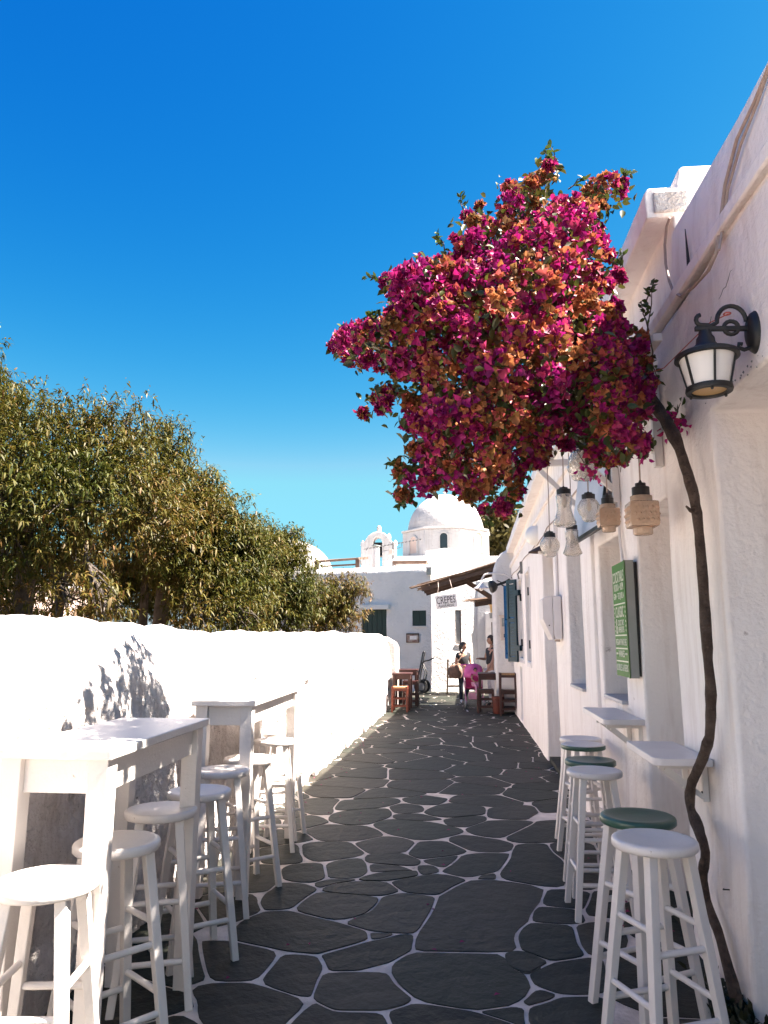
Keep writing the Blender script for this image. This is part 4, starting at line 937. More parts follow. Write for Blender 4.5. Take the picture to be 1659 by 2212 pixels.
# ------------------------------------------------------------------ white timber pergola brackets carrying the pendants
pg = thing('lamp_rack', (1.0, 5, 2.6), 'white timber rack on triangular brackets holding the glass pendants under the bougainvillea', 'rack')
for y in (3.993, 5.025, 6.048):
    x = xw(y) - .024
    mb = MB(); mb.bar((x, y, 2.36), (x, y, 2.86), .045, .045, up=(0, 1, 0)); b = mb.build('bracket', M['whitewood'], pg, bevel=.003)
    mb = MB(); mb.bar((x + .02, y, 2.885), (x - .52, y, 2.885), .045, .05); mb.build('arm', M['whitewood'], b, bevel=.003)
    mb = MB(); mb.bar((x - .015, y, 2.45), (x - .40, y, 2.855), .035, .04); mb.build('strut', M['whitewood'], b, bevel=.003)
for dx in (.10, .30, .46):
    mb = MB(); mb.bar((xw(3.6) - dx, 3.6, 2.932), (xw(6.4) - dx, 6.4, 2.932), .045, .04); mb.build('rail', M['whitewood'], pg, bevel=.003)

# ------------------------------------------------------------------ glass pendants
def pendant(kind, pos, s, label):
    t = thing('pendant_lamp', tuple(pos), label, 'pendant lamp', 'glass pendant lamps under the bougainvillea')
    x, y, z = pos
    g = M['glassamber'] if kind == 'box' else M['glassclear']
    if kind == 'box':
        top = .105 * s; hb = .052 * s
        mb = MB(); rect = lambda a, h_: (a, h_)
        def rf(a, z_): c_ = max(abs(math.cos(a)), abs(math.sin(a))); return min(1 / c_, 1.36)
        mb.lathe([(.001, .075 * s), (.060 * s, .075 * s), (.078 * s, .068 * s), (.080 * s, .055 * s), (.080 * s, -.055 * s), (.076 * s, -.066 * s), (.055 * s, -.070 * s)], (x, y, z), 32, rf=rf, close=False, )
        gl = mb.build('shade', g, t, 28)
        mb = MB(); mb.lathe([(.058 * s, .076 * s), (.058 * s, .108 * s), (.045 * s, .110 * s)], (x, y, z), 40, rf=lambda a, z_: 1 + .03 * math.cos(20 * a), close=False); mb.build('collar', g, t, 60)
        mb = MB(); mb.lathe([(.052 * s, -.072 * s), (.052 * s, -.105 * s), (.044 * s, -.112 * s), (.001, -.112 * s)], (x, y, z), 40, rf=lambda a, z_: 1 + .03 * math.cos(20 * a), close=False); mb.build('base_ring', g, t, 60)
        ct, ch_ = .108 * s, .066 * s; cr_ = .048 * s
        # raised diamond studs on the faces
        st = MB()
        for f in range(4):
            a = f * math.pi / 2; n_ = Vector((math.cos(a), math.sin(a), 0)); u = Vector((-math.sin(a), math.cos(a), 0))
            for i in range(-2, 3):
                for j in range(-1, 2):
                    c_ = Vector((x, y, z)) + n_ * .081 * s + u * (i + (.5 if j % 2 else 0)) * .026 * s + Vector((0, 0, j * .034 * s))
                    st.add([c_ + u * .011 * s, c_ + Vector((0, 0, .015 * s)), c_ - u * .011 * s, c_ - Vector((0, 0, .015 * s)), c_ + n_ * .008 * s], [(0, 1, 4), (1, 2, 4), (2, 3, 4), (3, 0, 4)])
        so_ = st.build('studs', g, gl); so_['kind'] = 'stuff'
    else:
        if kind == 'ball': prof = [(.045, .075), (.062, .055), (.082, .02), (.084, -.01), (.070, -.045), (.052, -.062), (.054, -.072), (.048, -.090), (.030, -.104), (.001, -.106)]; fl = 14; am = .035
        else: prof = [(.046, .115), (.056, .100), (.055, .06), (.052, .03), (.048, .012), (.054, -.02), (.066, -.06), (.080, -.092), (.078, -.102), (.050, -.122), (.001, -.126)]; fl = 9; am = .04
        mb = MB(); mb.lathe([(r * s, z_ * s) for r, z_ in prof], (x, y, z), 54, rf=lambda a, z_: 1 + am * math.cos(fl * a) * (1 if z_ < .06 * s else .4), close=False); gl = mb.build('shade', g, t, 50)
        ct = prof[0][1] * s; ch_ = .040 * s; cr_ = .050 * s
    so = gl.modifiers.new('solid', 'SOLIDIFY'); so.thickness = .004; so.offset = -1
    mb = MB(); mb.lathe([(cr_, ct - .008), (cr_, ct + ch_ * .75), (cr_ * .95, ct + ch_ * .78), (cr_ * .62, ct + ch_ * .80), (cr_ * .60, ct + ch_ * 1.12), (cr_ * .25, ct + ch_ * 1.15), (.004, ct + ch_ * 1.4)], (x, y, z), 24); mb.build('cap', M['cap'], t, 40)
    mb = MB(); zc = ct - .06 * s; mb.lathe([(.004, zc - .04 * s), (.022 * s, zc - .02 * s), (.024 * s, zc), (.013 * s, zc + .03 * s), (.012 * s, ct)], (x, y, z), 14); mb.build('bulb', M['opal'], t, 60)
    mb = MB(); mb.tube([(x, y, z + ct + ch_ * 1.3), (x + .004, y, z + (2.93 - z) * .6), (x, y, 2.915)], .0042, 6); mb.build('cord', M['cord'], t, 60)
pendant('ball', at(1248, 1012, 5.0), 0.80, 'fluted glass pendant half hidden behind the largest round one, up in the flowers')
pendant('ball', at(1263, 997, 4.4), 1.10, 'largest round cut-glass pendant, up among the hanging bougainvillea flowers')
pendant('bell', at(1219, 1101, 5.2), 0.98, 'bell-shaped flared glass pendant hanging left of the small round one, above the other bell lamp')
pendant('ball', at(1272, 1098, 5.0), 0.88, 'small round fluted glass pendant between the upper bell lamp and the smaller square lamp')
pendant('box', at(1314, 1119, 4.5), 0.76, 'smaller square champagne-glass pendant, above the green sign')
pendant('box', at(1387, 1113, 3.8), 0.90, 'large square champagne-glass pendant with diamond pattern, the nearest pendant')
pendant('bell', at(1236, 1171, 5.6), 0.86, 'lower bell-shaped glass pendant under the upper bell lamp')
pendant('ball', at(1188, 1178, 6.0), 0.92, 'lowest round fluted glass pendant, farthest left, beside the white globe lamp')

# ------------------------------------------------------------------ fittings on the right wall
gl_ = thing('globe_lamp', (.94, 10.27, 2.87), 'white opal globe wall lamp beyond the pendants', 'wall lamp')
p = at(1156, 1157, 10.0); mb = MB(); n = 16; mb.lathe([(.135 * math.sin(math.pi * i / n) + .0005, -.135 * math.cos(math.pi * i / n)) for i in range(n + 1)], p, 28, close=False); mb.build('globe', M['opal'], gl_, 60)
mb = MB(); mb.lathe([(.07, 0), (.07, .03), (.03, .05), (.03, .25)], p + np.array([.1, 0, .0]), 16, ax=(1, 0, 0)); mb.build('mount', M['plastic'], gl_, 40)
pl_ = thing('shaded_wall_lamp', (.94, 9.5, 2.57), 'small brown plate-shaded wall lamp over the far doorway, behind the lowest pendant', 'wall lamp')
p = at(1168, 1190, 9.3); mb = MB(); mb.lathe([(.02, .06), (.06, .04), (.15, -.01), (.152, -.02), (.06, .02), (.001, .02)], p, 24, close=False); mb.build('shade', M['beam'], pl_, 40)
mb = MB(); mb.lathe([(.001, -.05), (.035, -.03), (.03, .01), (.02, .03)], p, 14); mb.build('bulb', M['opal'], pl_, 60)
mb = MB(); mb.tube([p + np.array([0, 0, .05]), p + np.array([.03, 0, .12]), p + np.array([xw(9.3) - p[0], 0, .12])], .012, 6); mb.build('arm', M['whitewood'], pl_, 60)
eb = thing('electric_box', (.92, 8.0, 1.68), 'white plastic electricity cabinet with slanted foot fixed on the wall beside a doorway', 'electric box')
y0, y1 = 7.80, 8.25; xa = xw(8.0)
mb = MB(); mb.prism([(xa - .002, y0, 1.46), (xa - .002, y0, 1.90), (xa - .085, y0, 1.90), (xa - .085, y0, 1.50), (xa - .07, y0, 1.46)], (0, y0, 0), (0, y1, 0)); mb.build('case', M['plastic'], eb, bevel=.008)
mb = MB(); mb.prism([(xa - .089, y0 + .01, 1.455), (xa - .089, y0 + .01, 1.905), (xa - .175, y0 + .01, 1.885), (xa - .19, y0 + .01, 1.86), (xa - .19, y0 + .01, 1.66), (xa - .10, y0 + .01, 1.455)], (0, y0 + .01, 0), (0, y1 - .01, 0)); dr = mb.build('door', M['plastic'], eb, bevel=.008)
mb = MB(); mb.lathe([(.007, -.002), (.007, .004)], (xa - .13, y0 + .008, 1.60), 8, ax=(0, -1, 0)); mb.build('screw', M['iron'], dr)
mb = MB(); mb.box(xa - .07, xa - .02, y0 + .05, y0 + .12, 1.435, 1.458); mb.build('cable_gland', M['cord'], eb)
cd = thing('cable_run', (1.0, 5, 2.5), 'white cables and conduit running down the wall to the green sign', 'cable')
mb = MB(); mb.tube([(xw(5.0) - .012, 5.0, 2.36), (xw(5.0) - .018, 5.01, 2.2), (xw(5.0) - .02, 4.98, 2.05), (xw(4.9) - .02, 4.93, 1.93)], .009, 6); mb.tube([(xw(5.03) - .012, 5.04, 2.36), (xw(5.03) - .012, 5.03, 2.1), (xw(5) - .015, 4.98, 1.96)], .006, 6); mb.build('conduit', M['plastic'], cd, 60)
mb = MB(); mb.tube([(xw(8.0) - .012, 8.0, 1.9), (xw(8.0) - .012, 7.98, 2.3), (xw(7.9) - .012, 7.9, 2.75)], .014, 6); mb.tube([(xw(8.0) - .012, 8.06, 1.9), (xw(8.0) - .012, 8.1, 2.7)], .008, 6); mb.build('riser', M['plastic'], cd, 60)
mb = MB(); ys = np.linspace(6.3, 15.5, 24); mb.tube([(xw(y) - .012, y, 2.74 + .02 * math.sin(y * 2.2) + (-.05 if 9 < y < 10 else 0)) for y in ys], .008, 5); mb.build('long_cable', M['cord'], cd, 60)
mb = MB(); p = (xw(12.6) - .05, 12.6, 2.62); mb.box(p[0], p[0] + .05, 12.55, 12.65, 2.55, 2.75); mb.tube([(p[0], 12.6, 2.6), (p[0] - .04, 12.58, 2.54), (p[0] - .02, 12.6, 2.46)], .012, 6); mb.build('spot_bracket', M['metalgrey'], cd)
# green cocktails sign
sg = thing('cocktail_sign', (.99, 4.87, 1.23), 'tall green illuminated-box menu sign listing cocktails, fixed between a door and a window', 'sign')
sx0, sx1, sy0, sy1, sz0, sz1 = .955, 1.012, 4.665, 5.055, 1.225, 1.935
mb = MB(); mb.box(sx0 + .006, sx1, sy0, sy1, sz0, sz1); mb.build('box', M['signside'], sg, bevel=.003)
mb = MB(); mb.box(sx0, sx0 + .005, sy0 + .004, sy1 - .002, sz0 + .003, sz1 - .003); fc = mb.build('face', M['signgreen'], sg)
mb = MB(); mb.box(sx0 - .003, sx0 + .004, sy0 - .003, sy0 + .0035, sz0, sz1); mb.build('edge_strip', M['signedge'], sg)
mb = MB(); mb.box(sx1 + .001, sx1 + .022, sy0 + .02, sy1 - .02, sz0 + .01, sz1 - .01); mb.build('back_frame', M['cap'], sg)
def text_mesh(body, name, m, parent, w, h, mtx, shear=0.0, ext=0.0006):
    cu = bpy.data.curves.new(name, 'FONT'); cu.body = body; cu.align_x = 'CENTER'; cu.align_y = 'CENTER'; cu.resolution_u = 3; cu.shear = shear
    ob = bpy.data.objects.new(name, cu); col.objects.link(ob)
    bpy.context.view_layer.update(); dg = bpy.context.evaluated_depsgraph_get()
    me = bpy.data.meshes.new_from_object(ob.evaluated_get(dg)); bpy.data.objects.remove(ob)
    n = len(me.vertices); co = np.empty(n * 3); me.vertices.foreach_get('co', co); co = co.reshape(-1, 3)
    mn, mxv = co.min(0), co.max(0); co = (co - (mn + mxv) / 2); co[:, 0] *= w / max(1e-6, mxv[0] - mn[0]); co[:, 1] *= h / max(1e-6, mxv[1] - mn[1])
    A = np.array(mtx)[:3, :3]; T = np.array(mtx)[:3, 3]; co = co @ A.T + T
    off = np.array(parent.location) if parent.parent is None else np.array(parent.parent.location) + np.array(parent.location)
    me.vertices.foreach_set('co', (co - off).ravel()); me.update(); me.name = name
    me.materials.clear(); o = link_mesh(name, me, m, parent)
    s = o.modifiers.new('thick', 'SOLIDIFY'); s.thickness = 0.0012; s.offset = 1
    return o
def signtext(body, yc, zc, w, h, nm='lettering'):
    m = Matrix(((0, 0, -1, sx0 - .0018), (-1, 0, 0, yc), (0, 1, 0, zc), (0, 0, 0, 1)))
    return text_mesh(body, nm, M['letters'], sg, w, h, m)
ym = (sy0 + sy1) / 2; H_ = sz1 - sz0
def zz(f): return sz1 - f * H_
for body, f, w, h in [('COCKTAILS', .125, .34, .070), ('VODKA \u2022 RUM', .215, .29, .046), ('GIN \u2022 TEQUILA', .298, .31, .046), ('CLASSIC', .435, .25, .068), ('VEGAN PUNCHES', .70, .33, .040), ('\u2022\u2022\u2022 WINES \u2022\u2022\u2022', .80, .33, .040), ('BUBBLES & BEERS', .92, .34, .040)]:
    signtext(body, ym, zz(f), w, h)
signtext('&', ym + .105, zz(.56), .05, .095); signtext('COCKTAILS', ym - .025, zz(.53), .18, .036); signtext('APERITIFS', ym - .025, zz(.59), .18, .036)
mb = MB()
for f in (.365, .64, .755, .865): mb.box(sx0 - .0022, sx0 - .0008, sy0 + .02, sy1 - .02, zz(f) - .004, zz(f) + .004)
for s in (-1, 1):
    for k in range(6):
        f = .40 + k * .04; mb.box(sx0 - .0022, sx0 - .0008, ym + s * .165 - .004, ym + s * .165 + .004, zz(f) - .006, zz(f) + .006)
mb.build('rules_and_dots', M['letters'], sg)
# tilted white panel with a black edge above the second window
tp = thing('awning_panel', (.98, 5.6, 2.5), 'tilted white panel with black lower edge hung above the window behind the pendants', 'panel')
a, b = np.array([xw(5.15) - .10, 5.15, 2.235]), np.array([xw(5.95) - .19, 5.95, 2.20]); u = np.array([.09, 0, .55])
mb = MB(); mb.add([a, b, b + u, a + u, a + [.02, 0, -.004], b + [.02, 0, -.004], b + u + [.02, 0, -.004], a + u + [.02, 0, -.004]], [(0, 1, 2, 3), (7, 6, 5, 4), (0, 4, 5, 1), (1, 5, 6, 2), (2, 6, 7, 3), (3, 7, 4, 0)]); mb.build('panel', M['bluegrey'], tp)
mb = MB(); mb.bar(a - [0.004, 0, .012], b - [0.004, 0, .012], .03, .028); mb.bar(a + [-.004, -.01, 0], a + u + [-.004, -.01, 0], .03, .028); mb.build('black_edge', M['cap'], tp)

# near lantern on its bracket
ln = thing('wall_lantern', (1.08, 2.73, 2.575), 'black cast-iron wall lantern with white opal glass on a scroll bracket, at the near doorway', 'lantern')
px_, py_, pz_ = xw(2.73) - .002, 2.73, 2.575
mb = MB(); prof = [(.001, .030), (.6, .028), (.88, .018), (1.0, .004), (1.0, 0)]
vs = []; fs = []; n = 28
for r, hx in prof:
    for k in range(n): a_ = 2 * math.pi * k / n; vs.append((px_ - hx, py_ + .055 * r * math.cos(a_), pz_ + .082 * r * math.sin(a_)))
for i in range(len(prof) - 1):
    for k in range(n): fs.append((i * n + k, i * n + (k + 1) % n, (i + 1) * n + (k + 1) % n, (i + 1) * n + k))
mb.add(vs, fs); mb.build('wall_plate', M['iron'], ln, 40)
ax = px_ - .180; az = pz_ + .028
mb = MB(); mb.bar((px_ - .02, py_, az - .012), (ax - .035, py_, az - .004), .016, .018); mb.build('arm', M['iron'], ln, bevel=.003)
mb = MB(); pts = []
for k in range(22):
    t = k / 21; a_ = R(-5) + t * R(200); pts.append((px_ - .085 - .055 * math.cos(a_), py_, az + .012 + .058 * math.sin(a_)))
pts = [(px_ - .03 - .110 * 0 - .052 * (1 - math.cos(R(180) * k / 14)), py_, az + .018 + .062 * math.sin(R(180) * k / 14)) for k in range(15)]
pts += [(px_ - .134 - .012 * math.sin(R(90) * k / 5) - .02 * k / 5, py_, az + .018 - .016 * math.sin(R(90) * k / 5) + .0 * k) for k in range(1, 6)]
pts += [(ax + .02 - .01 * k / 3, py_, az + .004 + .002 * k) for k in range(0, 3)] + [(ax - .012 - .016 * math.sin(R(180) * k / 6), py_, az + .010 + .020 * (1 - math.cos(R(180) * k / 6))) for k in range(7)]
mb.tube(pts, .0085, 8); mb.build('scroll', M['iron'], ln, 60)
mb = MB(); mb.tube([(px_ - .085 + .026 * math.cos(R(k * 24)), py_, az - .006 + .026 * math.sin(R(k * 24))) for k in range(16)], .008, 8); mb.tube([(px_ - .02, py_, pz_ - .058), (px_ - .045, py_, pz_ - .066), (px_ - .066, py_, pz_ - .056), (px_ - .062, py_, pz_ - .042), (px_ - .05, py_, pz_ - .044)], .008, 8); mb.build('curl', M['iron'], ln, 60)
lz = az - .012
mb = MB(); mb.lathe([(.012, lz), (.022, lz - .004), (.024, lz - .020), (.032, lz - .032), (.035, lz - .052), (.046, lz - .066), (.060, lz - .080), (.098, lz - .090), (.112, lz - .098), (.114, lz - .112), (.104, lz - .116), (.09, lz - .110)], (ax, py_, 0), 36); mb.build('hood', M['iron'], ln, 40)
zt_, zb_ = lz - .108, lz - .228
mb = MB(); mb.lathe([(.097, zt_), (.070, zb_ + .004)], (ax, py_, 0), 40); mb.build('opal_shade', M['opal'], ln, 40)
mb = MB(); mb.lathe([(.070, zb_ + .008), (.081, zb_ + .006), (.083, zb_ - .006), (.080, zb_ - .014), (.062, zb_ - .014), (.060, zb_ - .004)], (ax, py_, 0), 36, close=False); mb.build('bottom_ring', M['iron'], ln, 40)
mb = MB(); mb.lathe([(.001, zb_ - .006), (.060, zb_ - .006)], (ax, py_, 0), 30, close=False); mb.build('diffuser', M['ochre'], ln)
for k in range(6):
    a_ = R(28 + 60 * k); c_, s_ = math.cos(a_), math.sin(a_)
    mb = MB(); mb.bar((ax + .101 * c_, py_ + .101 * s_, zt_ - .003), (ax + .0745 * c_, py_ + .0745 * s_, zb_ + .004), .007, .006); mb.build('rib', M['iron'], ln)
for k in range(3):
    a_ = R(20 + 120 * k); mb = MB(); mb.lathe([(.004, zb_ - .024), (.006, zb_ - .018), (.005, zb_ - .012)], (ax + .07 * math.cos(a_), py_ + .07 * math.sin(a_), 0), 8); mb.build('foot', M['iron'], ln)
st = thing('red_string', (.95, 3.2, 2.62), 'thin red string tied from the lantern scroll to the bougainvillea', 'string')
mb = MB(); mb.tube([(ax + .09, py_, az + .05), (ax + .03, py_ + .03, az + .03), (.90, 3.3, 2.66), (.80, 3.6, 2.71)], .0022, 5); mb.build('strand', M['redstring'], st)
mb = MB(); mb.tube([(ax + .085 + .012 * math.cos(R(k * 30)), py_ + .012 * math.sin(R(k * 30)), az + .05) for k in range(13)], .003, 5); mb.build('knot', M['redstring'], st)
# cable drooping over the near parapet and the iron spike
cb = thing('drooping_cable', (1.08, 3.0, 3.3), 'pale cable drooping in a loop down the near parapet', 'cable')
def wp(px, py, o=.012):
    x = 1.08
    for _ in range(20):
        d = ray(px, py); p = EYE + d * (x / d[0]); x = (mx_(p[1]) if p[2] > 3.12 else xw(p[1]) - (.04 if p[2] > 3.02 else 0)) - o + max(0, (p[2] - 3.3) * .05)
    return p
mb = MB(); mb.tube([wp(*q) for q in [(1668, 125), (1632, 215), (1592, 300), (1566, 400), (1556, 480), (1548, 545), (1530, 585), (1498, 620), (1472, 640), (1455, 632), (1445, 605), (1438, 570), (1436, 530), (1440, 490), (1447, 470)]], .0075, 6); mb.build('strand', M['cord'], cb, 60)
mb = MB(); mb.tube([wp(*q, .02) for q in [(1668, 128), (1636, 222), (1600, 312), (1572, 410), (1562, 486), (1553, 540)]], .006, 6); mb.build('second_strand', M['cord'], cb, 60)
sk = thing('iron_spike', tuple(wp(1490, 593)), 'thin black iron spike standing against the near parapet', 'spike')
mb = MB(); a, b = wp(1490, 596, .02), wp(1480, 495, .02); mb.tube([a, b], [.011, .002], 6); mb.build('rod', M['iron'], sk)
mb = MB(); mb.lathe([(.012, -.02), (.014, 0), (.010, .012)], tuple(a), 8); mb.build('socket', M['plastic'], sk)
# short rods by the skirting
pin = thing('wall_hook', (xw(2.95), 2.95, .62), 'tiny dark hook in the wall low beside the trunk', 'hook')
p = wp(1578, 1922, 0); mb = MB(); mb.tube([p, p + np.array([-.03, 0, 0]), p + np.array([-.03, -.012, .006])], .003, 6); mb.build('shank', M['iron'], pin)
mb = MB(); mb.lathe([(.007, 0), (.004, .003)], tuple(p), 8, ax=(-1, 0, 0)); mb.build('rose', M['iron'], pin)

# ------------------------------------------------------------------ blue shutters, far lamps
def shutter(label, hy, ang, zb, ztp, wd, hx, mk_):
    t = thing('window_shutter', (hx, hy, zb), label, 'shutter', 'blue shutters on the right wall')
    d = np.array([-math.sin(ang), math.cos(ang), 0]); n = np.array([-math.cos(ang), -math.sin(ang), 0]); o = np.array([hx, hy, 0])
    def bx(mb, a0, a1, z0, z1_, t0, t1):
        vs = [o + d * a + n * t_ + np.array([0, 0, z]) for z in (z0, z1_) for a, t_ in ((a0, t0), (a1, t0), (a1, t1), (a0, t1))]
        mb.add(vs, [(0, 3, 2, 1), (4, 5, 6, 7), (0, 1, 5, 4), (1, 2, 6, 5), (2, 3, 7, 6), (3, 0, 4, 7)])
    mb = MB(); s = .055; bx(mb, 0, s, zb, ztp, 0, .04); bx(mb, wd - s, wd, zb, ztp, 0, .04); bx(mb, s, wd - s, zb, zb + .09, .002, .038); bx(mb, s, wd - s, ztp - .07, ztp, .002, .038); bx(mb, s, wd - s, (zb + ztp) / 2 - .035, (zb + ztp) / 2 + .035, .002, .038)
    mb.build('frame', M[mk_], t, bevel=.003)
    k = 24
    for i in range(k):
        z = zb + .1 + (ztp - zb - .18) * i / k
        if abs(z - (zb + ztp) / 2) < .05: continue
        mb = MB(); bx(mb, s, wd - s, z, z + (ztp - zb - .18) / k * .93, .010 + .008 * (i % 2), .030); mb.build('slat', M[mk_], t)
    for z in (zb + .2, ztp - .3):
        mb = MB(); bx(mb, -.10, .03, z, z + .10, -.012, .046); mb.build('hinge', M['teal'], t)
shutter('bright blue louvred shutter standing open beyond the dark one on the right wall', 14.25, R(15), 1.10, 2.50, .60, .895, 'blue')
shutter('dark teal louvred shutter nearest on the right wall, seen almost edge-on', 13.90, R(30), 1.06, 2.56, .30, .905, 'teal')
y_ = 15.35
sl_ = thing('street_lamp', tuple(at(*z1(1352, 640), y_)), 'white swan-neck street lamp with small conical shade by the reed awning', 'street lamp')
mb = MB(); pts = [at(*z1(*q), y_) for q in [(1356, 640), (1335, 615), (1300, 597), (1250, 593), (1200, 595), (1175, 602), (1160, 625), (1156, 645)]]; mb.tube(pts, .020, 8); mb.build('arm', M['plastic'], sl_, 60)
p = at(*z1(1152, 655), y_); mb = MB(); mb.lathe([(.03, .05), (.04, .0), (.07, -.05), (.16, -.11), (.165, -.12), (.06, -.06), (.001, -.05)], p, 24, close=False); mb.build('shade', M['plastic'], sl_, 40)
mb = MB(); mb.lathe([(.001, -.17), (.035, -.15), (.03, -.09), (.02, -.05)], p, 12); mb.build('bulb', M['opal'], sl_, 60)
fl_ = thing('floodlight', tuple(at(*z1(1225, 680), y_)), 'black round floodlight with tangled cables in front of the white house end', 'floodlight')
p = at(*z1(1222, 680), y_); mb = MB(); mb.lathe([(.001, -.05), (.10, -.05), (.125, -.03), (.13, .0), (.11, .06), (.05, .11)], p, 24, ax=(.85, .1, .2)); mb.build('head', M['iron'], fl_, 40)
mb = MB(); mb.tube([p + np.array([.05, 0, .03]), at(*z1(1270, 665), y_), at(*z1(1310, 650), y_), at(*z1(1352, 625), y_ + .1)], .028, 6); mb.tube([at(*z1(1240, 690), y_ - .03), at(*z1(1262, 672), y_ - .04), at(*z1(1300, 660), y_ - .03), at(*z1(1350, 632), y_)], .012, 5); mb.tube([at(*z1(1255, 640), y_ - .02), at(*z1(1290, 655), y_ - .05), at(*z1(1320, 655), y_)], .010, 5); mb.build('bracket', M['rubber'], fl_, 60)
bl_ = thing('street_lantern', tuple(at(*z1(1350, 780), y_ - .1)), 'black street lantern with clear panes hanging from a curved arm beside the blue shutter', 'lantern')
mb = MB(); mb.tube([at(*z1(*q), y_ - .1) for q in [(1285, 668), (1310, 680), (1330, 705), (1340, 735), (1345, 750)]], .014, 8); mb.build('arm', M['iron'], bl_, 60)
for px, py, s in ((1362, 742, 1.0), (1338, 770, .85)):
    p = at(*z1(px, py), y_ - .1); mb = MB(); mb.lathe([(.01, .06 * s), (.03 * s, .02 * s), (.085 * s, -.03 * s), (.09 * s, -.045 * s), (.03 * s, -.045 * s)], p, 6); h_ = mb.build('lantern_head', M['iron'], bl_)
    mb = MB(); mb.lathe([(.072 * s, -.047 * s), (.048 * s, -.24 * s)], p, 6); mb.build('pane', M['opal'], h_)
    mb = MB()
    for k in range(6):
        a_ = k * math.pi / 3; mb.bar(p + np.array([.075 * s * math.cos(a_), .075 * s * math.sin(a_), -.045 * s]), p + np.array([.05 * s * math.cos(a_), .05 * s * math.sin(a_), -.245 * s]), .014 * s)
    mb.lathe([(.056 * s, -.24 * s), (.056 * s, -.262 * s), (.02 * s, -.28 * s)], p, 6); mb.build('cage', M['iron'], h_)
mb = MB(); mb.tube([at(*z1(1345, 835), y_ - .1), at(*z1(1338, 850), y_), at(*z1(1336, 858), 15.7)], .014, 6); mb.build('tail', M['iron'], bl_, 60)
em = thing('electric_meter', tuple(at(*z1(1312, 950), 15.68)), 'beige electricity meter box with small window on the white house end', 'meter box')
a, b = at(*z1(1274, 872), 15.66), at(*z1(1350, 1030), 15.66)
mb = MB(); mb.box(a[0], b[0], 15.60, 15.715, b[2], a[2]); mb.build('case', M['meterbeige'], em, bevel=.01)
a, b = at(*z1(1286, 885), 15.6), at(*z1(1335, 940), 15.6); mb = MB(); mb.box(a[0], b[0], 15.594, 15.602, b[2], a[2]); wn = mb.build('window', M['greyplastic'], em)
a, b = at(*z1(1296, 890), 15.6), at(*z1(1328, 918), 15.6); mb = MB(); mb.box(a[0], b[0], 15.589, 15.596, b[2], a[2]); mb.build('dial', M['signside'], wn)
a, b = at(*z1(1300, 988), 15.6), at(*z1(1323, 1012), 15.6); mb = MB(); mb.box(a[0], b[0], 15.592, 15.602, b[2], a[2]); mb.build('switch', M['rubber'], em)
mb = MB(); a, b = at(*z1(1268, 866), 15.66), at(*z1(1353, 874), 15.66); mb.box(a[0], b[0], 15.585, 15.716, b[2], a[2]); mb.build('lid', M['meterbeige'], em, bevel=.004)
sc_ = thing('wall_sconce', tuple(at(*z1(1222, 850), 17.42)), 'small ochre glass wall sconce with grey foot beside the doorway', 'wall lamp')
p = at(*z1(1222, 850), 17.6); mb = MB(); mb.lathe([(.035, -.02), (.05, .17), (.075, .175), (.075, .19)], p, 14); mb.build('glass', M['ochre'], sc_, 40)
mb = MB(); mb.lathe([(.05, -.13), (.06, -.02), (.08, -.018), (.08, -.005), (.03, 0)], p, 14); mb.tube([p + np.array([0, 0, -.08]), p + np.array([.2, .05, -.08])], .02, 6); mb.build('foot', M['greyplastic'], sc_, 40)

# crepes sign
cs = thing('crepes_sign', tuple(at(*z1(925, 780), 17.4)), 'small white hand-lettered CREPES board hanging from the reed awning', 'sign')
c4 = [at(*z1(*q), 17.4) for q in [(850, 742), (986, 727), (1000, 808), (860, 829)]]; th = np.array([0, .02, 0])
mb = MB(); mb.add(c4 + [p + th for p in c4], [(3, 2, 1, 0), (4, 5, 6, 7), (0, 1, 5, 4), (1, 2, 6, 5), (2, 3, 7, 6), (3, 0, 4, 7)]); mb.build('board', M['board'], cs)
ux = (c4[1] - c4[0]); wl = np.linalg.norm(ux); ux = ux / wl; uz = (c4[0] - c4[3]); hl = np.linalg.norm(uz); uz = uz / hl
def crepe(body, fx, fz, w, h, sh=0.0):
    o = c4[0] + (c4[1] - c4[0]) * fx + (c4[3] - c4[0]) * fz + np.array([0, -.003, 0])
    m = [[ux[0], uz[0], 0, o[0]], [ux[1], uz[1], -1, o[1]], [ux[2], uz[2], 0, o[2]], [0, 0, 0, 1]]
    text_mesh(body, 'lettering', M['inkletters'], cs, w * wl, h * hl, m, sh)
crepe('CREPES', .50, .37, .90, .52); crepe('\u0391\u03bc\u03b1\u03bb\u03b8\u03b5\u03b9\u03b1', .48, .80, .78, .27, .25)
mb = MB(); mb.tube([c4[0] + (c4[1] - c4[0]) * .12, at(*z1(873, 685), 17.42), at(*z1(870, 640), 17.55)], .008, 5); mb.tube([c4[1] - (c4[1] - c4[0]) * .08, at(*z1(958, 675), 17.42), at(*z1(944, 622), 17.55)], .008, 5); mb.build('cords', M['cord'], cs)

